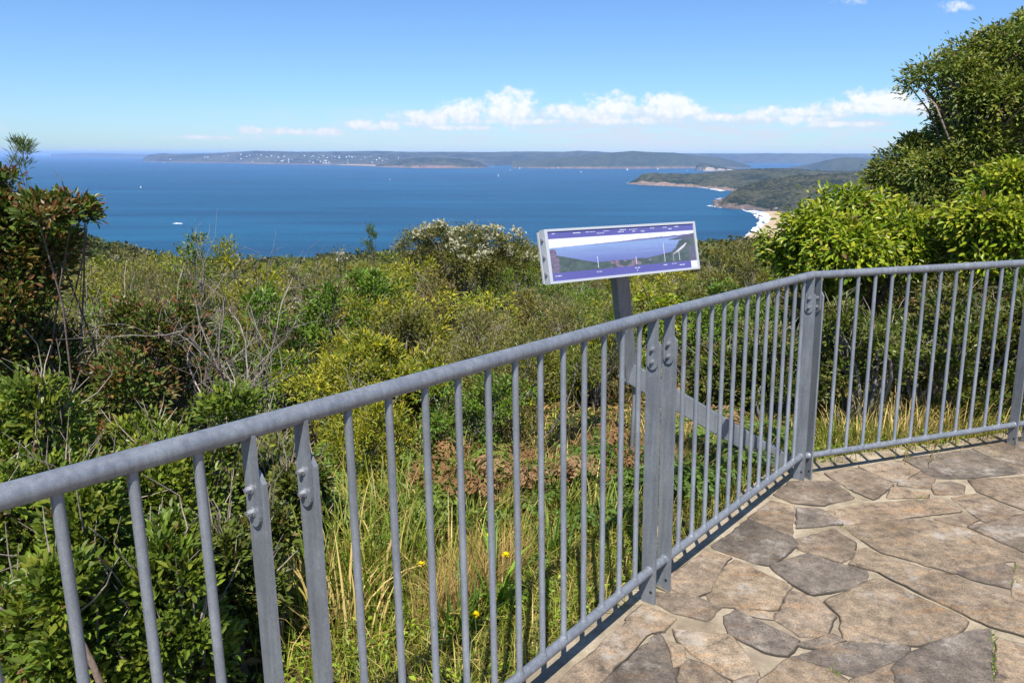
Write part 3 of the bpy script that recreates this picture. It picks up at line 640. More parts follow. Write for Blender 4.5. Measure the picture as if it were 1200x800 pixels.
b = pspot(436, 9.5); lob = px_lobes(b, [(432, 272, 5, 0), (436, 280, 6, 0), (430, 290, 6, 0), (437, 300, 7, 0)], 9.5)
shrub('wispy_sapling', 'thin sapling poking above the skyline left of the blossom tree', 'shrub', b, 2, .3, 'needle', 55, 300, lobes=lob, bark=BARKB, ntw=8, rad=.01, zmin=.3, pale=0)
# middle scrub, largest ones
MID = [('bright_shrub', 'vivid green broad-leaved bush on the slope left of the blossom tree', 432, 7.0, 318, 75, 'bright', 61, 6500, 1),
 ('yellow_shrub', 'bright yellow-green shrub right of the dead twiggy shrub', 400, 4.9, 388, 120, 'yellow', 62, 8000, 1),
 ('yellow_shrub', 'yellow-green shrub just above the middle of the long top rail', 470, 5.0, 398, 110, 'yellow', 63, 7500, 1),
 ('yellow_shrub', 'vivid yellow shrub behind the bars between the sign arm and the corner', 850, 7.0, 362, 95, 'yellow', 64, 9000, .9),
 ('yellow_shrub', 'small yellow-green bush touching the right side of the sign post', 765, 6.2, 330, 62, 'lance', 65, 4500, .8),
 ('yellow_shrub', 'dull yellow shrub left of the sign post behind the top rail', 670, 5.6, 398, 120, 'yellow', 66, 7500, .9),
 ('pine_like_shrub', 'fresh green needle-leaved shrub left of the dead twiggy shrub on the skyline', 165, 7.0, 310, 85, 'needle', 67, 7000, 1),
 ('bright_shrub', 'leafy green shrub with large leaves at the head of the dead twiggy shrub', 240, 6.2, 296, 70, 'broad', 68, 4500, 1.1),
 ('pale_shrub', 'dry pale shrub with bleached branches beside the coppery bush', 105, 6.4, 322, 100, 'pale', 69, 5500, 1),
 ('heath_shrub', 'brown wispy heath bush directly below the blossom tree', 520, 7.6, 342, 100, 'heath', 70, 9000, 1),
 ('heath_shrub', 'grey-brown dry heath bush below the left end of the sign', 600, 8.0, 332, 90, 'heath', 71, 9000, 1),
 ('heath_shrub', 'upright grassy-looking heath bush under the middle of the sign', 680, 8.0, 345, 90, 'heath', 72, 9000, 1),
 ('olive_shrub', 'wide olive bush sloping down behind the long top rail', 565, 5.8, 385, 130, 'tea', 73, 9500, 1),
 ('olive_shrub', 'fine olive bush right of the sign near the beach', 850, 11.0, 275, 75, 'tea', 74, 7500, 1.2),
 ('olive_shrub', 'olive bush between the sign and the yellow-green bush', 885, 9.0, 300, 80, 'tea', 75, 7500, 1.1),
 ('olive_shrub', 'olive bush right of the sign post above the top rail', 810, 7.6, 318, 75, 'tea', 76, 7500, 1.1),
 ('olive_shrub', 'olive-brown bush behind the dead twigs on the skyline', 285, 8.5, 298, 110, 'heath', 77, 8500, 1.1),
 ('olive_shrub', 'dark olive bush between the vivid green bush and the yellow shrubs', 455, 6.2, 350, 90, 'tea', 78, 8000, 1)]
for nm, lab, px, d, yt, w, k, sd, nl, ls in MID: hero(nm, lab, 'shrub', px, d, yt, w, k, sd, nleaf=nl, ls=ls, bark=BARKG, ntw=70)

# dead twiggy shrub
def dead_shrub(name, label, px, d, ytop, wpx, seed, nst=9, colr=(.2, .17, .15), rd=.011):
    r = rs(seed); b = pspot(px, d); h = at(px, ytop, d)[2]-b[2]; w = wpx*d/F
    root = empty(name, b, label, 'shrub'); m = MB()
    def grow(p, dv, L, rad, lev):
        n = 5; pts = [p]; v = dv.copy()
        for i in range(n-1): v = nrm(v+r.randn(3)*.16+UP*.05); pts.append(pts[-1]+v*L/(n-1))
        m.tube(pts, np.linspace(rad, rad*.55, n), 5 if lev < 2 else 3, np.array(colr)*r.uniform(.6, 1.5), False)
        if lev < 4:
            for _ in range(r.randint(2, 4) if lev < 3 else r.randint(1, 4)):
                t = r.randint(1, n); ax = nrm(v+r.randn(3)*.55); grow(pts[t], ax, L*r.uniform(.45, .75), rad*.55, lev+1)
    for i in range(nst):
        a = r.rand()*2*PI; t = r.uniform(.05, .5)*w/h; grow(np.array([math.cos(a)*.1, math.sin(a)*.1, -.05]), nrm(np.array([math.cos(a)*t, math.sin(a)*t, 1])), h*r.uniform(.38, .55), rd, 0)
    m.build('bare_branches', 'bark', root, True)
dead_shrub('dead_shrub', 'bare grey twiggy dead shrub standing on the slope left of centre', 275, 4.25, 290, 130, 81, 15, (.27, .23, .2))
dead_shrub('dead_shrub', 'bare twigs breaking the skyline against the sea', 295, 6.6, 246, 150, 82, 11, (.2, .16, .15), .014)
dead_shrub('dead_shrub', 'bleached bare branches right of the coppery bush', 125, 5.4, 325, 150, 83, 5, (.42, .38, .33))
dead_shrub('dead_shrub', 'dry grey brush below the blossom tree', 590, 6.6, 335, 110, 84, 12, (.38, .34, .31))
dead_shrub('dead_shrub', 'dark bare twigs near the first bolted post pair', 195, 4.6, 400, 60, 85, 3, (.1, .08, .07))
dead_shrub('dead_shrub', 'pale dead sticks low behind the right railing panel', 1070, 4.7, 470, 70, 86, 5, (.4, .34, .28))
dead_shrub('dead_shrub', 'dead sticks behind the railing corner post', 985, 4.6, 490, 50, 87, 4, (.3, .25, .2))

# --- copies filling the slope
def fills():
    r = rs(77); protos = {}
    base = np.array([0, 0, -400.])
    def proto(nm, cat, k, seed, nleaf, ls, fl=None, bark=BARKG):
        return shrub(nm, 'x', cat, (0, 0, 0), 1.7, 1.9, k, seed, nleaf=nleaf, ls=ls, bark=bark, ntw=45, flower=fl)
    kinds = {'tea': ('olive_shrub', 'olive fine-leaved bush', 8000, 1.5), 'heath': ('heath_shrub', 'brown wispy heath bush', 7500, 1.4), 'yellow': ('yellow_shrub', 'yellowish green bush', 7000, 1.3),
             'bright': ('bright_shrub', 'fresh green leafy bush', 6500, 1.25), 'pale': ('pale_shrub', 'pale dry-looking bush', 7500, 1.1), 'broad': ('leafy_shrub', 'dark leafy bush', 7000, 1.1), 'small': ('dark_shrub', 'dark small-leaved bush', 8500, 1.15)}
    used = {}
    for k, (nm, ph, nl, ls) in kinds.items(): protos[k] = [proto(nm, 'shrub', k, 900+len(protos)*7+i, nl, ls) for i in range(2)]; used[k] = [False, False]
    spots = []
    for d in (3.75, 4.4, 5.4, 6.6, 8.0, 9.8, 12, 14.5, 17.5, 21, 26, 32, 40):
        step = max(34, (.48 if d < 4.1 else .82 if d < 7 else 1.05 if d < 11 else 1.4)*F/d*(1 if d < 15 else 1.2)); x = -120+r.rand()*step
        while x < 1300:
            spots.append((x+r.uniform(-.25, .25)*step, d*r.uniform(.93, 1.07))); x += step
    for x, d in spots:
        if d < 4.2 and not (380 < x < 830): continue
        if x > 870 and d < 7.5: continue
        if x < 250 and d < 4.8: continue
        p = pspot(x, d)
        if out_dist(p[0], p[1]) < (1.25 if d < 4.2 else 1.7): continue
        if x < 330: wts = dict(tea=1.5, heath=.5, yellow=2.4, bright=1.8, pale=1.4, broad=1.4, small=.5)
        elif x < 640: wts = dict(tea=1.8, heath=.9, yellow=3.2, bright=1.6, pale=1.2, broad=.8, small=.4)
        elif x < 880: wts = dict(tea=2, heath=1.2, yellow=3.2, bright=1.2, pale=1, broad=.5, small=.5)
        else: wts = dict(tea=2, heath=.5, yellow=.5, bright=1.5, pale=.3, broad=2, small=2)
        ks = list(wts); k = ks[r.choice(len(ks), p=np.array(list(wts.values()))/sum(wts.values()))]
        lim = 300 if x < 640 else (325 if x < 700 else 318); lim += r.uniform(-2, 16)
        zmax = at(x, lim, d)[2]-p[2]; s = min(r.uniform(.8, 1.25), max(.3, zmax/1.75)); s = s*(.6 if d < 4.1 else .9 if d < 7 else .95 if d < 11 else 1)*r.uniform(.62, 1.22) if zmax < 3 else s; sw = r.uniform(.8, 1.25)*(.75+.25*s)*(.36 if d < 4.1 else .58 if d < 7 else .75 if d < 11 else 1)
        i = r.randint(2); pr = protos[k][i]
        if x < 180: zone = 'at the left, below the coppery bush'
        elif x < 330: zone = 'around the dead twiggy shrubs'
        elif x < 460: zone = 'between the dead twigs and the blossom tree'
        elif x < 630: zone = 'on the slope around the blossom tree'
        elif x < 730: zone = 'under the panorama sign'
        elif x < 900: zone = 'right of the sign post'
        else: zone = 'behind the railing corner at the right'
        zd = 'near' if d < 6.2 else ('farther' if d < 11 else 'distant')
        LM = [('the coppery bush at the left edge', 30, 3.5), ('the dead twiggy shrub', 275, 4.25), ('the bare skyline twigs', 295, 6.6), ('the vivid green bush', 432, 7), ('the thin skyline sapling', 436, 9.5), ('the blossom tree', 545, 11.5), ('the cream-flowered skyline shrub', 352, 10.5), ('the sign\'s left end', 640, 6), ('the sign post', 725, 5.2), ('the vivid yellow shrub', 850, 7), ('the grey brush below the blossom tree', 590, 6.6), ('the railing corner', 946, 5), ('the middle bolted posts', 775, 4.2), ('the nearest bolted posts', 335, 3.6), ('the pine-like shrub', 165, 7), ('the yellow-green corner bush', 990, 7.2), ('the tall tree', 1150, 10.5), ('the bleached branches', 125, 5.4), ('the rust-brown fern', 572, 3.55), ('the first yellow-green shrub', 400, 4.9)]
        di = [((x-q[1])/130)**2+(math.log(d/q[2])/.22)**2 for q in LM]; q = LM[int(np.argmin(di))]; w_ = []
        if d/q[2] > 1.1: w_.append('far behind' if d/q[2] > 1.7 else 'behind')
        elif d/q[2] < .91: w_.append('in front of')
        if abs(x-q[1]) > 22: w_.append(('far ' if abs(x-q[1]) > 140 else '')+('left of' if x < q[1] else 'right of'))
        if not w_: w_ = ['right beside']
        if len(w_) == 2: w_ = [w_[0].replace(' of', '')+' and '+w_[1]]
        size = 'small low' if s < .62 else ('broad' if sw > 1.15 else ('tall' if s > 1.0 else 'middling'))
        lab = f'{size} {kinds[k][1]} {w_[0]} {q[0]}'; g = lab.replace(' bush ', ' bushes ')
        if not used[k][i]:
            used[k][i] = True; pr.location = Vector(p.tolist()); pr.rotation_euler = (0, 0, r.rand()*6.28); pr.scale = (sw, sw, s); pr['label'] = lab; pr['group'] = g
        else: copy_tree(pr, p, r.rand()*6.28, (sw, sw, s), lab, g)
    for k in protos:
        for i in range(2):
            if not used[k][i]:
                for ch in list(protos[k][i].children): bpy.data.objects.remove(ch)
                bpy.data.objects.remove(protos[k][i])
fills()

# --- ferns
def fern(label, px, d, k, seed, col, nf=9, L=.55, up=.6, name='fern'):
    r = rs(seed); b = pspot(px, d); root = empty(name, b, label, 'fern')
    for i in range(nf):
        a = i/nf*2*PI+r.uniform(-.3, .3); l = L*r.uniform(.7, 1.15); n = 14; dry = col[0] > col[1]
        t = np.linspace(0, 1, n); hd = np.array([math.cos(a), math.sin(a), 0]); e = up*r.uniform(.7, 1.3)
        R = hd*(t*l*.85)[:, None]+UP*((t*1.25-.85*t*t)*l*e*1.6)[:, None]
        Tn = nrm(np.gradient(R, axis=0)); Sd = nrm(np.cross(Tn, UP)); Nn = np.cross(Sd, Tn)
        P, D, N, LL, WW = [], [], [], [], []
        for j in range(3, n):
            pl = l*.34*math.sin(PI*min(1, (1-t[j])*.93+.07))**.75*(1.0 if t[j] > .25 else .7)
            for s in (-1, 1):
                dv = nrm(Sd[j]*s+Tn[j]*.45+r.randn(3)*(.28 if dry else .14)-UP*(.55 if dry else .12)); pl_ = pl*r.uniform(.6, 1.1)
                if r.rand() < (.25 if dry else .06): continue
                for q in np.linspace(.18, 1, 5):        # pinnae cut into leaflets
                    for s2 in (-1, 1):
                        P.append(R[j]+dv*pl_*q); D.append(dv*.7+np.cross(dv, Nn[j])*s2*.75-UP*.1+r.randn(3)*.2); N.append(Nn[j]+r.randn(3)*.3); LL.append((pl_*.36*(1.15-q)+.008)*r.uniform(.7, 1.2)); WW.append(pl_*.13+.004)
        m = leaf_arrays(np.array(P), np.array(D), np.array(N), np.array(LL), np.array(WW), np.array(col)*r.uniform(.75, 1.3)*r.uniform(.8, 1.2, (len(P), 1)), .05)
        st = MB(); st.tube(R, np.linspace(.004, .001, n), 4, (.12, .13, .04) if col[1] > col[0] else (.2, .12, .06), False); nv = len(m[0])
        mesh_obj('frond', np.concatenate([m[0], np.concatenate(st.V)]), [m[1]]+[np.concatenate(v)+nv for v in st.F.values()], 'leaf' if col[1] > col[0] else 'dry_leaf', root, np.concatenate([m[2], np.concatenate(st.K)]))
G1 = (.10, .17, .022); G2 = (.15, .21, .03); BR = (.2, .11, .05); BR2 = (.27, .17, .085)
for a in [('fresh green fern at the back of the grass strip, left of the first straw clump', 445, 3.35, 0, 21, G1, 9, .46), ('low green fern between two straw clumps', 545, 3.35, 0, 22, G1, 9, .4), ('broad green fern below the dead fern left of the sign prop', 690, 3.5, 0, 23, G1, 9, .44), ('yellowish fern behind the brown dead fern', 640, 4.0, 0, 24, G2, 10, .5), ('light green fern in front of the yellow shrubs', 480, 4.0, 0, 25, G2, 10, .55), ('bright green bracken fern left of the brown ferns behind the railing', 462, 3.45, 0, 1, G2, 10, .5, .8), ('pale green bracken fern above the brown fern', 512, 3.75, 0, 2, G2, 10, .5, .8), ('green fern under the yellow shrubs', 425, 3.7, 0, 3, G1, 9, .5),
          ('rust-brown dead bracken fern standing in the middle of the railing panel', 572, 3.55, 0, 4, BR, 9, .46, .95), ('dead brown fern just right of the rust-brown one', 625, 3.65, 0, 5, BR2, 8, .42, .9), ('small brown fern by the pale dry grass', 525, 3.65, 0, 6, BR, 7, .34, .9),
          ('brown dead fern left of the sign prop', 700, 3.75, 0, 7, BR, 9, .42, .85), ('green fern behind the middle bolted post pair', 815, 3.85, 0, 8, G1, 11, .5), ('dead fern under the sign arm', 830, 4.4, 0, 9, BR2, 8, .4, .8),
          ('small light green fern right beside the bottom rail', 622, 2.72, 0, 10, G2, 6, .22), ('green fern right of the sign prop', 768, 3.75, 0, 12, G1, 9, .42), ('fern beneath the diagonal arm near the corner', 880, 4.3, 0, 13, G1, 10, .45), ('green fern in the shade of the twiggy bush', 408, 3.5, 0, 14, G1, 9, .42)]:
    fern(a[0], a[1], a[2], 0, 500+a[4], a[5], a[6], a[7], a[8] if len(a) > 8 else .6)

# --- grasses
def blades(r, P, L, Wd, col, lean=.45, az=None):
    n = len(P); a = r.rand(n)*2*PI if az is None else az; hd = np.stack([np.cos(a), np.sin(a), np.zeros(n)], 1)
    ln = np.minimum(lean*r.rand(n)+.08, 1.7)[:, None]; L = L[:, None]; sd = np.stack([-np.sin(a), np.cos(a), np.zeros(n)], 1)*Wd[:, None]*.5
    p1 = P+UP*L*.5+hd*L*ln*.35; p2 = P+UP*L*(1-ln*.45)+hd*L*ln*1.15
    V = np.stack([P-sd, P+sd, p1+sd*.8, p1-sd*.8, p2], 1).reshape(-1, 3); i = np.arange(n)[:, None]*5
    return V, [i+np.array([[0, 1, 2, 3]]), i+np.array([[3, 2, 4]])], np.repeat(col, 5, 0)
def scatter(r, n, px0, px1, d0, d1, smin, smax, dens=None):
    px = r.uniform(px0, px1, n); u = r.rand(n); d = np.sqrt(d0*d0+(d1*d1-d0*d0)*u)
    rx = (px-PX)/F; c14 = Mw[1, 2]; x = np.array([ray(p, 400)[0]/ray(p, 400)[1] for p in (0, 1200)]); x = (x[0]+(x[1]-x[0])*px/1200)*d
    s = out_dist(x, d); k = (s > smin) & (s < smax)
    if dens is not None: k &= r.rand(n) < dens(x, d)
    x, y = x[k], d[k]; return np.stack([x, y, ground(x, y)], 1)
def grass():
    r = rs(8)
    P = scatter(r, 90000, -150, 1350, 1.0, 5.6, .13, 1.75, lambda x, y: (.35+.65*(fbm(x*3, y*3, 4) > .42))*np.clip((x/y+.42)*8, .12, 1)*np.clip((1.65-out_dist(x, y))*2.2, .08, 1))
    n = len(P); c = palette(r, [((.115, .155, .024), 4), ((.155, .185, .036), 3), ((.08, .12, .022), 2), ((.30, .25, .13), 3), ((.22, .205, .065), 2.5)], n)*r.uniform(.7, 1.25, (n, 1))
    a = blades(r, P, r.uniform(.05, .2, n), r.uniform(.003, .006, n), c, np.where(r.rand(n) < .45, 2.2, .8))
    tag(mesh_obj('grass', *a[:2], 'leaf', None, a[2]), 'short green grass growing between the railing and the scrub', 'grass', kind='stuff')
    P = scatter(r, 60000, 380, 830, 2.4, 4.2, .55, 1.35, lambda x, y: (fbm(x*2+4, y*2, 6) > .46)*1.)
    n = len(P); c = palette(r, [((.26, .19, .11), 3), ((.33, .26, .15), 2), ((.16, .15, .05), 1)], n)*r.uniform(.7, 1.2, (n, 1))
    a = blades(r, P, r.uniform(.15, .36, n), r.uniform(.0015, .003, n), c, .5)
    tag(mesh_obj('seeding_grass', *a[:2], 'dry_leaf', None, a[2]), 'haze of fine brown seeding grass behind the railing', 'grass', kind='stuff')
    # clover and small weeds
    P = scatter(r, 60000, -150, 1350, 1.2, 5.2, .14, 2.2, lambda x, y: (fbm(x*4+9, y*4, 12) > .47)*np.clip((x/y+.42)*8, .1, 1))
    n = len(P); P = P+UP*r.uniform(.02, .10, n)[:, None]; c = palette(r, [((.12, .2, .02), 3), ((.17, .25, .03), 2), ((.07, .12, .02), 2)], n)*r.uniform(.7, 1.3, (n, 1))
    L = leaf_arrays(P, r.randn(n, 3)+UP*.3, UP+r.randn(n, 3)*.4, r.uniform(.012, .032, n), r.uniform(.01, .018, n), c)
    tag(mesh_obj('clover', L[0], L[1], 'leaf', None, L[2]), 'clover and low weeds in the grass strip', 'weeds', kind='stuff')
    # leaf litter and dry straw under the scrub
    P = scatter(r, 90000, -200, 1400, 1.5, 9.5, .9, 7.5)
    n = len(P); P = P+UP*r.uniform(.005, .10, n)[:, None]; c = palette(r, [((.14, .095, .055), 3), ((.22, .165, .105), 3), ((.08, .062, .038), 2), ((.06, .08, .02), 2)], n)*r.uniform(.6, 1.3, (n, 1))
    L = leaf_arrays(P, r.randn(n, 3)*np.array([1, 1, .4]), UP+r.randn(n, 3)*.5, r.uniform(.03, .09, n), r.uniform(.008, .03, n), c)
    tag(mesh_obj('leaf_litter', L[0], L[1], 'dry_leaf', None, L[2]), 'brown fallen leaves and dead stalks under the bushes', 'leaf litter', kind='stuff')
    # dense low undergrowth closing the gaps between the bushes
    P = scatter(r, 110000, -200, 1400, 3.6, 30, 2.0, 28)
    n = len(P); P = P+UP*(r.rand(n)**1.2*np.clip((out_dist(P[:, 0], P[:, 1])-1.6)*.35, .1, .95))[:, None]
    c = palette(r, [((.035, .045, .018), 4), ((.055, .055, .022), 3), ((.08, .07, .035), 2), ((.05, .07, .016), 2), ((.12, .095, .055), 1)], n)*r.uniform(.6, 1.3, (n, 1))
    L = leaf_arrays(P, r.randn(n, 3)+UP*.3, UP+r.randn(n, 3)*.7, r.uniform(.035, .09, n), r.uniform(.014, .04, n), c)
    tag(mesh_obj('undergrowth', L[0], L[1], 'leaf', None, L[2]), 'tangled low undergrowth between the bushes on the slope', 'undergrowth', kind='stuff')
grass()
def tussock(name, label, px, d, n, L, Wd, pal, seed, spread=.09, lean=.8, group=None, mat='leaf', cat='grass tuft'):
    r = rs(seed); b = pspot(px, d); P = r.randn(n, 3)*np.array([spread, spread, 0]); m = len(P)
    a = np.arctan2(P[:, 1], P[:, 0])+r.randn(m)*.6; c = palette(r, pal, m)*r.uniform(.7, 1.25, (m, 1))
    t = np.linspace(0, 1, 6); hd = np.stack([np.cos(a), np.sin(a), 0*a], 1); ln = lean*r.uniform(.25, 1.1, m); LL = L*r.uniform(.55, 1.15, m)
    ctr = P[:, None]+UP*(LL[:, None]*(t*1.0-(ln[:, None]*.55)*t**2.4))[..., None]+hd[:, None]*(LL[:, None]*ln[:, None]*.75*t**1.7)[..., None]
    sd = np.stack([-np.sin(a), np.cos(a), 0*a], 1)[:, None]*(Wd*r.uniform(.7, 1.2, m)[:, None]*.5*(1-t**2*.95))[..., None]
    V = np.stack([ctr-sd, ctr+sd], 2).reshape(-1, 3); i = np.arange(m)[:, None, None]*12; j = np.arange(5)[None, :, None]*2
    Fq = (i+j+np.array([0, 1, 3, 2])[None, None]).reshape(-1, 4)
    o = mesh_obj(name, V, Fq, mat, None, np.repeat(c, 12, 0)); o.location = Vector(b.tolist()); tag(o, label, cat, group); return o
GRN = [((.10, .155, .024), 3), ((.14, .18, .034), 3), ((.3, .26, .13), 2)]; STR = [((.40, .33, .2), 3), ((.32, .26, .14), 2), ((.2, .19, .06), 1)]; LUSH = [((.08, .18, .02), 3), ((.12, .24, .03), 2)]
for a in [('long_grass', 'tall arching green grass just right of the second bolted post', 400, 2.75, 130, .6, .007, GRN, 601, .14), ('long_grass', 'long green grass at the foot of the first bolted post pair', 335, 2.45, 120, .5, .007, GRN, 602, .13), ('long_grass', 'green strappy tuft between the rust-brown fern and the railing', 560, 3.1, 110, .42, .009, GRN, 631, .13), ('long_grass', 'lush green tuft left of the rust-brown fern', 490, 3.2, 120, .45, .009, GRN, 632, .14), ('long_grass', 'green tuft below the dead fern near the sign prop', 660, 3.35, 110, .38, .008, GRN, 633, .13), ('long_grass', 'tall green tuft in the middle of the grass strip', 520, 2.85, 90, .4, .008, GRN, 634, .11), ('long_grass', 'green tuft at the left of the middle bolted post pair', 715, 3.15, 100, .32, .008, GRN, 635, .12), ('long_grass', 'green tuft behind the bars right of the tall arching grass', 440, 2.75, 100, .45, .008, GRN, 636, .12), ('long_grass', 'rough green grass tuft below the bracken', 440, 3.15, 120, .5, .006, GRN, 603, .14),
          ('dry_grass', 'straw-coloured grass clump behind the green bracken', 500, 3.66, 190, .5, .007, STR, 604, .16), ('dry_grass', 'pale dry grass clump left of the green bracken', 438, 3.6, 190, .48, .007, STR, 605, .16), ('dry_grass', 'tall pale straw clump right of the blazing brown fern', 648, 3.84, 150, .5, .006, STR, 606, .16),
          ('dry_grass', 'dry straw tuft behind the first bolted post pair', 352, 2.95, 150, .5, .007, STR, 607, .14), ('dry_grass', 'straw tuft right of the sign prop', 790, 4.05, 120, .5, .006, STR, 608, .13), ('strap_plant', 'bright green plant with broad strap leaves beside the bottom rail', 578, 2.55, 16, .42, .024, LUSH, 609, .04), ('strap_plant', 'dark green strappy tuft right of the small fern', 650, 2.95, 40, .3, .012, [((.04, .1, .015), 3), ((.07, .14, .02), 2)], 610, .03),
          ('strap_plant', 'dark strappy tuft at the bottom edge left of the broad strap leaves', 530, 2.4, 44, .3, .012, [((.04, .1, .015), 3), ((.07, .14, .02), 2)], 611, .04), ('long_grass', 'green grass tuft behind the corner of the railing', 1000, 4.35, 120, .32, .006, GRN, 612, .2), ('dry_grass', 'strawy grass tuft behind the middle of the right railing panel', 1110, 4.7, 170, .42, .006, STR, 613, .25), ('dry_grass', 'straw tuft at the feet of the brownish bush behind the right panel', 1075, 4.45, 150, .34, .006, STR, 641, .22), ('dry_grass', 'straw tuft just right of the railing corner post', 1025, 4.4, 130, .3, .006, STR, 642, .2), ('dry_grass', 'straw tuft between the two grass tufts behind the right panel', 1140, 4.55, 130, .32, .006, STR, 643, .2), ('long_grass', 'grass tuft behind the right end of the right railing panel', 1160, 4.7, 150, .36, .006, GRN, 614, .22),
          ('long_grass', 'grassy tuft in the glossy bush at the lower left', 150, 2.35, 90, .45, .006, GRN, 615, .12), ('long_grass', 'low grass tuft under the middle of the sign arm', 850, 3.9, 120, .35, .006, GRN, 616, .16), ('dry_grass', 'short straw clump between the rust-brown fern and the pale dry grass', 545, 3.78, 150, .46, .006, STR, 619, .2), ('dry_grass', 'bent straw tangle below the green bracken', 470, 3.3, 110, .36, .007, STR, 620, .16), ('dry_grass', 'straw tangle right of the rust-brown fern', 600, 3.7, 90, .38, .006, STR, 621, .18), ('dry_grass', 'pale straw against the bush left of the sign prop', 705, 3.95, 130, .4, .006, STR, 622, .16), ('dry_grass', 'few long bleached stalks between the nearest bolted posts and the next bars', 385, 2.35, 26, .5, .011, STR, 623, .1), ('long_grass', 'grass tuft behind the middle bolted post pair', 745, 3.5, 110, .3, .006, GRN, 617, .14), ('dry_grass', 'dry brown grass heads in the middle of the grass strip', 545, 3.45, 110, .45, .005, STR, 618, .12)]:
    tussock(*a)
def dandelion(label, px, d, hgt, seed):
    r = rs(seed); b = pspot(px, d); root = empty('dandelion', b, label, 'flower', 'yellow dandelions in the grass strip')
    st = MB(); st.tube([np.array([0, 0, 0]), np.array([.005, 0, hgt*.6]), np.array([0, -.005, hgt])], [.002, .0018, .0015], 6, (.12, .18, .04)); st.build('stalk', 'bark', root)
    n = 60; a = r.rand(n)*2*PI; e = r.rand(n); D = np.stack([np.cos(a), np.sin(a), e*1.2], 1)
    L = leaf_arrays(np.tile([0, -.005, hgt], (n, 1)), D, UP+r.randn(n, 3)*.2, .017, .005, np.tile((.85, .66, .008), (n, 1))*r.uniform(.85, 1.1, (n, 1)))
    mesh_obj('flower_head', L[0], L[1], 'petal', root, L[2])
for i, (lab, px, d, hh) in enumerate([('yellow dandelion right of the second bar after the bolted post pair', 486, 2.62, .2), ('yellow dandelion farthest back in the grass strip', 571, 2.85, .2), ('yellow dandelion beside the broad strap leaves', 593, 2.6, .24), ('yellow dandelion lowest in the photo, left of the strap leaves', 553, 2.3, .16), ('yellow dandelion at the left of the grass strip', 405, 2.35, .2)]):
    dandelion(lab, px, d, hh, 700+i)
def weed():
    r = rs(4); m = []
    for x, y in [(1163, 742+i*5) for i in range(12)]+[(974, 784), (978, 789), (983, 793), (1190, 668), (1189, 680), (985, 617), (1080, 583)]:
        for _ in range(9): m.append(on_deck(x+r.randn()*1.8, y+r.randn()*2, .001))
    P = np.array(m); n = len(P); L = leaf_arrays(P, r.randn(n, 3)+UP, UP+r.randn(n, 3)*.5, r.uniform(.008, .022, n), r.uniform(.003, .006, n), palette(r, [((.08, .16, .02), 3), ((.14, .2, .03), 1)], n))
    tag(mesh_obj('moss', L[0], L[1], 'leaf', None, L[2]), 'small green weeds growing in the paving joints', 'weeds', kind='stuff')
weed()

# --- the far wooded slope: one mass
def wooded_slope():
    r = rs(19); n = 3000; b = np.radians(r.uniform(-50, 52, n)); s = np.exp(r.uniform(math.log(42), math.log(460), n))
    x, y = s*np.sin(b), s*np.cos(b); k = y > 35; x, y = x[k], y[k]; z = ground(x, y); n = len(x); dd = np.hypot(x, y)
    rad = np.clip(dd*.02, 1.2, 5)*r.uniform(.7, 1.3, n); per = 120
    idx = np.repeat(np.arange(n), per); u = nrm(r.randn(n*per, 3)); u[:, 2] = np.abs(u[:, 2])
    ctr = np.stack([x, y, z+rad*.35], 1); P = ctr[idx]+u*rad[idx][:, None]*np.array([1, 1, .8])*r.uniform(.75, 1.05, (n*per, 1))
    cc = palette(r, [((.05, .065, .025), 4), ((.07, .08, .03), 3), ((.095, .09, .035), 2), ((.04, .055, .022), 3)], n)*r.uniform(.75, 1.25, (n, 1))
    L = leaf_arrays(P, r.randn(n*per, 3), u+r.randn(n*per, 3)*.35, rad[idx]*.24, rad[idx]*.2, cc[idx]*r.uniform(.75, 1.25, (n*per, 1)))
    tag(mesh_obj('distant_forest', L[0], L[1], 'leaf', None, L[2]), 'dark green wooded slope falling to the sea beyond the scrub', 'forest', kind='stuff')
wooded_slope()

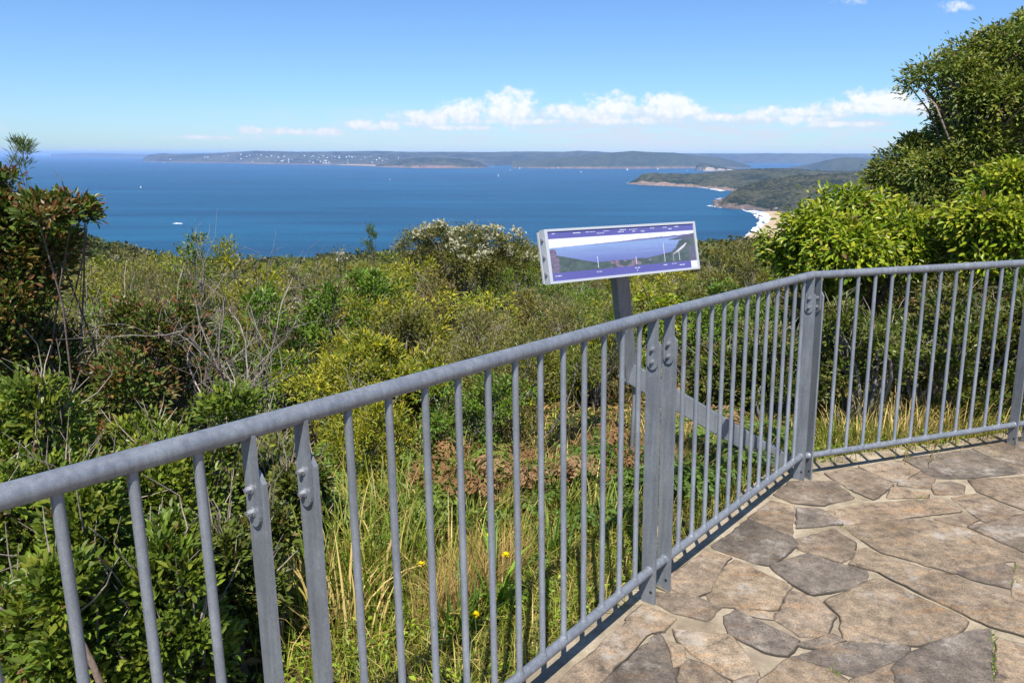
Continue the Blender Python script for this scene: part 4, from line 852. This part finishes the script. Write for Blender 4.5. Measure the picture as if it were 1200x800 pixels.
# ------------------------------------------------------------------ far coast
def landform(name, pts, extra, ncol, nrow, seed, cols, rock=None, rough=4., prof=.6, rockh=.3, cell=25., label=None):
    """pts: (photo x, waterline y, crest y); every point keeps its own distance over the sea plane"""
    pts = np.array(pts, float); xs = np.linspace(pts[0, 0], pts[-1, 0], ncol); fy = np.interp(xs, pts[:, 0], pts[:, 1]); cy = np.interp(xs, pts[:, 0], pts[:, 2])
    foot = np.array([on_z(x, y, SEA) for x, y in zip(xs, fy)]); D = foot[:, 1]
    ex = np.interp(xs, pts[:, 0], pts[:, 3]) if pts.shape[1] > 3 else np.full(ncol, extra)
    crest = np.array([at(x, y, d+e) for x, y, d, e in zip(xs, cy, D, ex)])
    hgt = np.maximum(crest[:, 2]-SEA, 1.)
    v = np.concatenate([np.linspace(0, 1, nrow), 1+np.linspace(.12, 1, 6)])
    G = foot[None]+(crest-foot)[None]*v[:, None, None]
    q = np.where(v <= 1, np.clip(v, 0, 1)**prof, np.clip(2-v, 0, 1)**.8)
    Z = SEA-1+(hgt[None]+1)*q[:, None]
    nz = fbm(G[..., 0]/cell, G[..., 1]/cell, seed, 4, .6)-.5; env = np.sin(PI*np.clip(v, 0, 2)/2)[:, None]**.5
    big = fbm(G[..., 0]/(cell*9), G[..., 1]/(cell*9), seed+5, 3)-.5
    Z = Z+nz*rough*2*env*np.minimum(1, hgt/20)[None]+big*hgt[None]*.28*env*np.clip((1-np.abs(v-1))*0+(v < .97), 0, 1)[:, None]
    G[..., 2] = np.maximum(Z, SEA-2); n = ncol
    i = np.arange(len(v)-1)[:, None]*n; j = np.arange(n-1)[None]; Fq = np.stack([i+j, i+j+1, i+n+j+1, i+n+j], -1).reshape(-1, 4)
    cn = fbm(G[..., 0]/(cell*.6), G[..., 1]/(cell*.6), seed+9, 3); cb = fbm(G[..., 0]/(cell*7), G[..., 1]/(cell*7), seed+11, 3)
    mixv = np.clip((cn-.5)*3.2+.45+(cb-.5)*2.2, 0, 1)[..., None]; col = np.array(cols[0])*(1-mixv)+np.array(cols[1])*mixv
    if rock is not None:
        rel = (G[..., 2]-SEA)/hgt[None]; rr = rockh*(.4+1.3*fbm(G[..., 0]/(cell*2.5), G[..., 1]/(cell*2.5), seed+3, 3)); rr = rr*np.interp(xs, pts[:, 0], pts[:, 4] if pts.shape[1] > 4 else np.ones(len(pts)))[None]
        mk = (rel < rr)[..., None]; rn = fbm(G[..., 0]/(cell*.4), G[..., 1]/(cell*.4), seed+2, 3)[..., None]; col = np.where(mk, np.array(rock)*(.35+1.3*rn), col)
    o = mesh_obj(name, G.reshape(-1, 3), Fq, 'far_land', None, col.reshape(-1, 3), smooth=False); tag(o, label, None, None, 'structure'); return o, G
FG = [(.018, .028, .013), (.07, .072, .036)]
ROCK = (.2, .13, .095)
landform('far_hills', [(60, 184, 180.5), (110, 184.6, 179.3), (150, 185, 180.4), (190, 185.3, 181), (240, 186, 181)], 900, 60, 8, 1, FG, rough=4, cell=150)
landform('far_ridge', [(180, 188.5, 181), (290, 189.5, 178.5), (400, 191.5, 177.5), (440, 192, 177), (480, 193, 178), (520, 193.5, 178), (575, 194, 178.4), (625, 194, 177.4), (660, 194, 178.2), (676, 194, 176.7), (700, 193.5, 177.6), (720, 193, 179), (760, 193, 179.8), (850, 191.5, 180.0), (900, 191.5, 179.8), (1000, 191.5, 180.2), (1130, 191.5, 180.6)], 1500, 220, 12, 2, FG, rough=5, cell=140, prof=.8)
landform('far_peninsula', [(166, 189, 187), (175, 189.5, 181), (190, 190, 179.6), (210, 190.6, 180.6), (240, 191, 181), (265, 191, 178.7), (300, 192, 176.8), (330, 192.5, 177.4), (370, 193, 178.8), (420, 193.5, 179.5), (470, 194, 181), (520, 194.6, 183), (570, 195, 186)], 1500, 240, 18, 4, [(.02, .03, .016), (.085, .085, .05)], ROCK, rough=4, cell=120, prof=.7, rockh=.05, label=None)
landform('far_head', [(440, 195.6, 193.5), (462, 196.4, 188), (485, 197, 185.2), (515, 197.2, 184.7), (540, 197.3, 186), (560, 197, 189.5), (571, 196.6, 195)], 500, 120, 14, 6, FG, ROCK, rough=3, cell=60, prof=.6, rockh=.2)
landform('dark_hills', [(600, 196.6, 188), (640, 197.3, 186), (690, 197.7, 181.8), (720, 197.8, 178.6), (742, 197.8, 177.2), (768, 197.6, 178.6), (790, 197.5, 179), (812, 197.3, 181.8), (840, 197, 184), (862, 196.8, 189), (880, 196.6, 194.5)], 900, 150, 16, 7, [(.03, .042, .022), (.06, .07, .035)], ROCK, rough=4, cell=70, prof=.6, rockh=.02)
landform('rocky_island', [(815, 199.6, 197.5), (817, 200, 192), (824, 200.5, 190.8), (836, 200.4, 193.4), (850, 200, 196), (866, 199.6, 198.6)], 200, 70, 12, 8, FG, (.42, .33, .25), rough=3, cell=30, prof=.35, rockh=.45)
landform('dark_knoll', [(925, 197, 196), (950, 198.5, 192), (975, 200, 186.5), (990, 200.4, 184.4), (1010, 200.4, 185), (1030, 200.4, 187.5), (1060, 200.4, 190), (1100, 200.4, 191)], 500, 80, 12, 9, [(.03, .042, .022), (.06, .07, .035)], rough=4, cell=60, prof=.8)
landform('middle_headland', [(736, 215.6, 215, 60, 3), (745, 216.4, 209.5, 120, 3), (752, 217, 204.5, 160, 2.4), (765, 217.6, 202.8, 200, 2), (790, 218.4, 203.5, 260, 1.3), (815, 219.6, 203.4, 350, 1.2), (840, 222, 201, 600, 1), (870, 225, 198.2, 900, .5), (900, 226, 197.2, 1100, .2), (930, 226, 197.6, 1200, 0), (970, 226, 200, 1100, 0), (1030, 226, 201, 1100, 0), (1120, 226, 202, 1000, 0)], 600, 300, 40, 10, [(.016, .024, .011), (.075, .074, .036)], (.24, .17, .125), rough=5, cell=24, prof=.62, rockh=.15)
landform('near_headland', [(838, 242.6, 242, 15, 4), (846, 243.6, 236, 50, 4), (856, 244.5, 226, 120, 2.6), (868, 245.4, 219, 240, 1.5), (885, 246.5, 214, 350, .8), (905, 248.2, 208.5, 480, .4), (940, 250, 205, 560, .15), (980, 251, 203.6, 600, .1), (1020, 252, 203.5, 600, 0), (1080, 253, 204, 600, 0), (1150, 254, 204, 600, 0)], 400, 320, 56, 11, [(.012, .019, .008), (.072, .068, .034)], (.13, .1, .08), rough=5, cell=13, prof=.62, rockh=.15)

def flat_patch(name, poly_px, z, mat, seed, rag=0., sub=6, label=None, cat=None, kind='structure'):
    r = rs(seed); P = [on_z(x, y, z) for x, y in poly_px]; out = []
    for a, b in zip(P, P[1:]+P[:1]):
        for t in np.linspace(0, 1, sub, endpoint=False):
            p = a+(b-a)*t; p = p.copy(); p[:2] += r.randn(2)*rag; out.append(p)
    m = MB(); m.prism([p-np.array([0, 0, .8]) for p in out], np.array([0, 0, .8])); o = m.build(name, mat); tag(o, label, cat, None, kind); return o
flat_patch('beach', [(905, 247.5), (930, 250), (960, 262), (930, 285), (880, 285), (872, 278), (884, 272), (896, 262), (900, 255), (893, 250.5), (882, 248.5)], SEA+1.2, 'sand', 1, .8)
def surf(poly, seed, n, label, rx=(8, 26), ry=(1.5, 4.5)):
    r = rs(seed); P = np.array(poly, float); m = MB(); k = 0; A = P; B_ = np.roll(P, -1, 0)
    W = np.array([on_z(x, y, SEA)[:2] for x, y in P]); WB = np.roll(W, -1, 0)
    while k < n:
        x, y = r.uniform(P[:, 0].min(), P[:, 0].max()), r.uniform(P[:, 1].min(), P[:, 1].max())
        c = (A[:, 1] > y) != (B_[:, 1] > y); xi = A[:, 0]+(y-A[:, 1])/(B_[:, 1]-A[:, 1]+1e-9)*(B_[:, 0]-A[:, 0])
        if (c & (x < xi)).sum() % 2 == 0: continue
        p = on_z(x, y, SEA)[:2]; e = WB-W; t = np.clip(((p-W)*e).sum(1)/((e**2).sum(1)+1e-9), 0, 1); i_ = np.argmin(((W+e*t[:, None]-p)**2).sum(1)); d = e[i_]/(np.linalg.norm(e[i_])+1e-9)
        a, b = r.uniform(*rx), r.uniform(*ry); q = 11; th = np.arange(q)/q*2*PI; rr = r.uniform(.6, 1.25, q); z = SEA+1.3+r.rand()*.9
        pts = [np.array([*(p+d*a*rr[u]*math.cos(th[u])+np.array([-d[1], d[0]])*b*rr[u]*math.sin(th[u])), z]) for u in range(q)]
        m.prism(pts, np.array([0, 0, -.5])); k += 1
    tag(m.build('surf', 'foam'), label, 'surf', None, 'stuff')
surf([(868, 246.0), (885, 247.6), (898, 250.3), (903, 256), (899, 262), (887, 271.5), (874, 277), (880, 271), (887, 264), (891, 258), (886, 256.5), (881, 251), (873, 248.3)], 2, 190, 'white surf breaking on the beach')
surf([(846, 225.4), (849, 223.8), (838, 221.0), (818, 218.2), (800, 217.6), (806, 218.6), (822, 220.4), (836, 222.8)], 3, 90, 'line of surf along the beach of the middle headland', (10, 26), (4, 10))
surf([(733, 214.8), (737, 214.4), (745, 215.6), (770, 217.0), (798, 218), (768, 217.7), (745, 216.6)], 4, 40, 'surf round the tip of the middle headland', (8, 20), (3, 7))
surf([(828, 242), (834, 241), (842, 242.4), (846, 244), (838, 243.4)], 5, 22, 'surf at the rocky point of the near headland', (4, 10))
surf([(836, 233.8), (844, 232.4), (852, 233.6), (850, 236), (846, 235)], 6, 30, 'surf in the rocky notch of the near headland', (5, 12))
flat_patch('beach', [(396, 192.6), (420, 192.3), (458, 194.6), (458, 195.6), (430, 194.2), (400, 193.6)], SEA+4, 'sand', 7, 4)
flat_patch('whitecap', [(203, 261.7), (206, 261.1), (212, 261.3), (214, 261.9), (207, 262.2)], SEA+1, 'foam', 20, 1.5, label='small whitecap off the bare twigs', cat='wave', kind='stuff')
def boulders():
    r = rs(6); m = MB()
    for _ in range(260):
        t = r.rand(); x = 838+t*72+r.randn()*2; y = np.interp(x, [838, 846, 868, 905], [241.5, 241, 241, 247])+r.uniform(-6, 2)*(1 if x < 880 else .45)
        p = on_z(x, y, SEA); s = r.uniform(2, 7); n = 7; th = np.arange(n)/n*2*PI
        ring = lambda k, z: [p+np.array([math.cos(a)*s*k*r.uniform(.7, 1.2), math.sin(a)*s*k*r.uniform(.7, 1.2), z*s]) for a in th]
        h0 = r.uniform(2, 11); V = ring(1, -1)+ring(1, .3+h0/s*.6)+ring(.5, .75+h0/s*.7); j = np.arange(n); k = (j+1) % n
        m.add(V, [np.stack([j, k, k+n, j+n], -1), np.stack([j, k, k+n, j+n], -1)+n, (np.arange(n)+2*n)[None]], np.array((.17, .13, .105))*r.uniform(.4, 1.6))
    tag(m.build('shore_rocks', 'far_land'), 'jumbled brown boulders on the shore of the near headland', 'rocks', kind='stuff')
boulders()
def pavilion():
    p = on_z(935, 247.0, SEA+4); root = empty('beach_pavilion', p, 'long white-roofed building behind the beach', 'building')
    m = MB(); m.box((0, 0, 1.5), (1, 0, 0), (0, 1, 0), (0, 0, 1), 26, 8, 3); m.build('wall', 'white_paint', root)
    m = MB(); m.prism([(-14, -5.5, 3.002), (-14, 5.5, 3.002), (-14, 0, 5.4)], (28, 0, 0)); m.build('roof', 'foam', root)
pavilion()
def houses():
    r = rs(14); m = MB(); m.box((0, 0, 3), (1, 0, 0), (0, 1, 0), (0, 0, 1), 16, 12, 8); m.prism([(-9, -7, 7.005), (-9, 7, 7.005), (-9, 0, 11)], (18, 0, 0))
    me = m.build('house', 'white_paint'); first = True; bpy.context.view_layer.update()
    pen = bpy.data.objects['far_peninsula'].data; n = len(pen.vertices); co = np.empty(n*3); pen.vertices.foreach_get('co', co); co = co.reshape(-1, 3)[:240*18].reshape(18, 240, 3)
    k = 0
    while k < 90:
        row = r.randint(1, 12); cl = int(np.clip(r.normal(128, 45), 20, 225)); p = co[row, cl]
        zone = 'left third' if cl < 90 else ('middle' if cl < 150 else 'right third'); lv = 'near the water' if row < 5 else 'up the slope'
        o = me if first else me.copy()
        if not first: C.objects.link(o)
        first = False; o.location = Vector(p.tolist()); o.rotation_euler = (0, 0, r.uniform(-.6, .6)); s = r.uniform(.45, 1.25); o.scale = (s*1.2, s, s)
        tag(o, f'tiny white house in the {zone} of the far peninsula, {lv}', 'house', f'white houses on the far peninsula, {zone} {lv}'); k += 1
houses()
def boats():
    m = MB(); m.prism([(-5, -1.2, 0), (-5, 1.2, 0), (2, 1.5, 0), (6, 0, 0), (2, -1.5, 0)], (0, 0, 1.3)); m.tube([(0, 0, 1.2), (0, 0, 15)], .12, 6); m.prism([(-.2, 0, 2), (-4.6, .1, 2.2), (-.2, 0, 14.5)], (0, .12, 0)); m.prism([(.4, .2, 1.6), (5.6, .2, 1.6), (.4, .2, 13)], (0, .12, 0))
    me = m.build('sailing_boat', 'sail'); first = True
    g = 'white sailing boats on the bay'
    for x, y, s, lab in [(584, 206.8, 1.5, 'largest white sailing boat on the open water left of the inlet mouth'), (598, 200, 1.1, 'white sailing boat just beyond the largest one'), (578, 195.6, 1.2, 'white boat at the tip of the far rocky head'), (609, 197.6, 1.2, 'white boat in the inlet mouth, right of the one at the head'), (640, 198.6, 1.3, 'leftmost boat of the cluster below the dark hills'), (646, 197.6, 1.2, 'second boat of the cluster below the dark hills'), (649, 198, 1.1, 'third boat of the cluster below the dark hills'), (654, 197.4, 1.2, 'rightmost boat of the cluster below the dark hills'), (681, 202, .9, 'lone white boat right of the cluster below the dark hills'), (735, 199.6, 1.5, 'white boat above the middle headland tip'), (771, 198.6, 1.3, 'white boat left of the rocky island'), (805, 200.6, 1.2, 'white boat close beside the rocky island'), (164, 190.6, 1.5, 'white boat off the left point of the far peninsula'), (178, 191, 1.3, 'white boat second from the point of the far peninsula'), (182, 191, 1.5, 'white boat third from the point of the far peninsula'), (192, 191.4, 1.3, 'white boat fourth from the point of the far peninsula'), (90, 187.4, 1.3, 'white boat far out on the left, near the horizon'), (457, 211, .8, 'small white boat on the open bay below the far rocky head'), (165, 220, .6, 'small white boat alone in the left half of the bay'), (935, 193.6, 1.6, 'white boat in the far reach of the inlet at the right'), (612, 191.9, 1.4, 'white boat under the far ridge inside the inlet')]:
        o = me if first else me.copy()
        if not first: C.objects.link(o)
        first = False; p = on_z(x, y, SEA); o.location = Vector(p.tolist()); o.rotation_euler = (0, 0, (x*7) % 3); o.scale = (s, s, s); tag(o, lab, 'boat', g)
boats()

# ------------------------------------------------------------------ air
def haze():
    m, nt, b = new_mat('haze_air'); nt.nodes.remove(b)
    v = node(nt, 'ShaderNodeVolumePrincipled'); v.inputs['Color'].default_value = (.41, .61, 1, 1); v.inputs['Anisotropy'].default_value = -.4; v.inputs['Density'].default_value = HAZE
    lk(nt, v.outputs[0], nt.nodes['Material Output'].inputs['Volume']); MAT['haze'] = m
    b = MB(); zt = 62.; zb = -330.
    b.box((0, 29000, (zt+zb)/2), (1, 0, 0), (0, 1, 0), (0, 0, 1), 124000, 66000, zt-zb)
    tag(b.build('haze', 'haze'), 'pale blue sea haze over the far coast', 'haze', kind='stuff')
HAZE = 3.9e-5
haze()

# ------------------------------------------------------------------ sky and sun
SUN_EL = math.radians(58); LIGHT_AZ = math.radians(5.8)
def world():
    w = bpy.data.worlds.new('World'); SC.world = w; w.use_nodes = True; nt = w.node_tree; bg = nt.nodes['Background']
    sk = node(nt, 'ShaderNodeTexSky'); sk.sky_type = 'NISHITA'; sk.sun_disc = False; sk.sun_elevation = SUN_EL; sk.sun_rotation = PI+LIGHT_AZ
    sk.altitude = 150; sk.air_density = 1.0; sk.dust_density = .3; sk.ozone_density = 1.6
    SKM = (.47, .66, .93, 1)
    col = mixc(nt, 1.0, sk.outputs[0], SKM, 'MULTIPLY')
    tc = node(nt, 'ShaderNodeTexCoord'); sp = node(nt, 'ShaderNodeSeparateXYZ'); lk(nt, tc.outputs['Generated'], sp.inputs[0])
    def mt(op, a, b=None, c=None, clamp=False):
        n = node(nt, 'ShaderNodeMath', operation=op, use_clamp=clamp)
        for i, v in enumerate((a, b, c)):
            if v is None: continue
            if hasattr(v, 'links'): lk(nt, v, n.inputs[i])
            else: n.inputs[i].default_value = v
        return n.outputs[0]
    az = mt('ARCTAN2', sp.outputs[0], sp.outputs[1]); el = mt('ARCSINE', sp.outputs[2])
    cx = node(nt, 'ShaderNodeCombineXYZ'); lk(nt, az, cx.inputs[0]); lk(nt, el, cx.inputs[1])
    def nz(scx, scy, detail, ro, off=0):
        mp = node(nt, 'ShaderNodeMapping'); mp.inputs['Scale'].default_value = (scx, scy, 1); mp.inputs['Location'].default_value = (off, off*.7, off*.3); lk(nt, cx.outputs[0], mp.inputs['Vector'])
        n = noise(nt, 1.0, detail, ro, vec=mp.outputs[0]); return n.outputs['Fac']
    n1 = nz(60, 75, 7, .62, 1.3); n2 = nz(26, 150, 7, .6, 4.2); n3 = nz(9, 30, 5, .6, 8.); n4 = nz(120, 110, 5, .6, 2.2)
    def ae(x, y):
        d = nrm(ray(x, y)); return math.atan2(d[0], d[1]), math.asin(d[2])
    CL = [(600, 126, 25, 18), (588, 132, 26, 10), (547, 132, 36, 11), (500, 138, 34, 7), (714, 127, 30, 14), (690, 132, 30, 10), (662, 132, 22, 8), (781, 125, 27, 13), (805, 129, 25, 6), (1032, 119, 42, 11), (1020, 126, 62, 7), (1070, 125, 44, 7), (902, 135, 22, 7), (302, 153, 20, 4), (375, 155, 30, 4), (420, 146, 20, 5), (470, 146, 30, 4), (330, 154, 26, 3.5), (440, 149, 26, 4), (850, 138, 30, 4), (930, 140, 34, 4), (620, 143, 60, 3.5), (740, 142, 50, 3.5), (980, 146, 40, 3), (540, 150, 40, 2.5), (250, 161, 40, 2.2), (350, 155, 40, 2.5), (1010, 0, 26, 5, .62), (1113, 9, 26, 6, .68), (950, 131, 30, 5), (1175, 130, 60, 10), (-120, 150, 60, 7), (-260, 140, 80, 12), (1350, 120, 80, 14), (1500, 110, 90, 18)]
    tot = None
    for x, y, w_, h_, *weak in CL:
        a0, e0 = ae(x, y); ww = w_/F*1.3; hh = h_/F*1.35
        u = mt('MULTIPLY', mt('SUBTRACT', az, a0), 1/ww); v = mt('MULTIPLY', mt('SUBTRACT', el, e0), 1/hh)
        q = mt('SUBTRACT', 1.0-(weak[0] if weak else 0), mt('ADD', mt('MULTIPLY', u, u), mt('MULTIPLY', v, v)))
        tot = q if tot is None else mt('SMOOTH_MAX', tot, q, .25)
    den = mt('ADD', mt('MAXIMUM', tot, -2.0), mt('MULTIPLY', mt('SUBTRACT', n1, .52), 3.4))
    mr = node(nt, 'ShaderNodeMapRange', interpolation_type='SMOOTHSTEP'); lk(nt, den, mr.inputs[0]); mr.inputs[1].default_value = -.15; mr.inputs[2].default_value = 1.0
    shade = node(nt, 'ShaderNodeMapRange'); e1, e2 = ae(800, 152)[1], ae(800, 120)[1]; lk(nt, mt('ADD', mt('ADD', mt('MULTIPLY', den, .45), mt('MULTIPLY', mt('SUBTRACT', el, e1), .75/(e2-e1))), mt('MULTIPLY', mt('SUBTRACT', n4, .5), 1.5)), shade.inputs[0]); shade.inputs[1].default_value = .1; shade.inputs[2].default_value = 1.1
    WH = CLOUD
    ccol = mixc(nt, shade.outputs[0], (WH*.72, WH*.80, WH*.92, 1), (WH*.98, WH, WH*1.02, 1))
    # streaky low cloud band towards the horizon
    e_lo, e_hi = ae(800, 176)[1], ae(800, 122)[1]
    band = mt('MULTIPLY', mt('SMOOTH_MIN', mt('MULTIPLY', mt('SUBTRACT', el, e_lo-.012), 60., clamp=True), mt('MULTIPLY', mt('SUBTRACT', e_hi, el), 70., clamp=True), .2), mt('MULTIPLY', mt('ADD', az, .42), 1.9, clamp=True))
    st = node(nt, 'ShaderNodeMapRange', interpolation_type='SMOOTHSTEP'); lk(nt, mt('ADD', mt('MULTIPLY', n2, .7), mt('MULTIPLY', n3, .5)), st.inputs[0]); st.inputs[1].default_value = .46; st.inputs[2].default_value = .72
    col = mixc(nt, mt('MULTIPLY', mt('MULTIPLY', st.outputs[0], band), .95), col, (WH*.68, WH*.77, WH*.90, 1))
    col = mixc(nt, mt('MULTIPLY', mr.outputs[0], .95), col, ccol)
    lk(nt, col, bg.inputs['Color']); bg.inputs['Strength'].default_value = SKY
    w.cycles.sampling_method = 'MANUAL'; w.cycles.sample_map_resolution = 256
SKY = .11; CLOUD = 6.2
world()
sl = bpy.data.lights.new('sun', 'SUN'); sl.energy = 4.7; sl.angle = math.radians(.53); sl.color = (1, .955, .88)
so = bpy.data.objects.new('sun', sl); C.objects.link(so)
ld = Vector((math.sin(LIGHT_AZ)*math.cos(SUN_EL), math.cos(LIGHT_AZ)*math.cos(SUN_EL), -math.sin(SUN_EL))); so.rotation_euler = ld.to_track_quat('-Z', 'Y').to_euler()

# ------------------------------------------------------------------ camera
cd = bpy.data.cameras.new('camera'); cam = bpy.data.objects.new('camera', cd); C.objects.link(cam); SC.camera = cam
cd.sensor_fit = 'HORIZONTAL'; cd.sensor_width = 36; cd.lens = F/1200*36; cd.clip_start = .05; cd.clip_end = 250000
mm = np.eye(4); mm[:3, 0] = Mw[:, 0]; mm[:3, 1] = Mw[:, 1]; mm[:3, 2] = -Mw[:, 2]; mm[:3, 3] = CAM
cam.matrix_world = Matrix(mm.tolist())
SC.view_settings.view_transform = 'Standard'; SC.view_settings.look = 'None'; SC.view_settings.gamma = 1; SC.view_settings.exposure = .6
SC.render.engine = 'CYCLES'
cy = SC.cycles; cy.max_bounces = 6; cy.diffuse_bounces = 2; cy.glossy_bounces = 3; cy.transmission_bounces = 4; cy.transparent_max_bounces = 6; cy.volume_bounces = 2
cy.use_denoising = True; cy.sample_clamp_indirect = 6
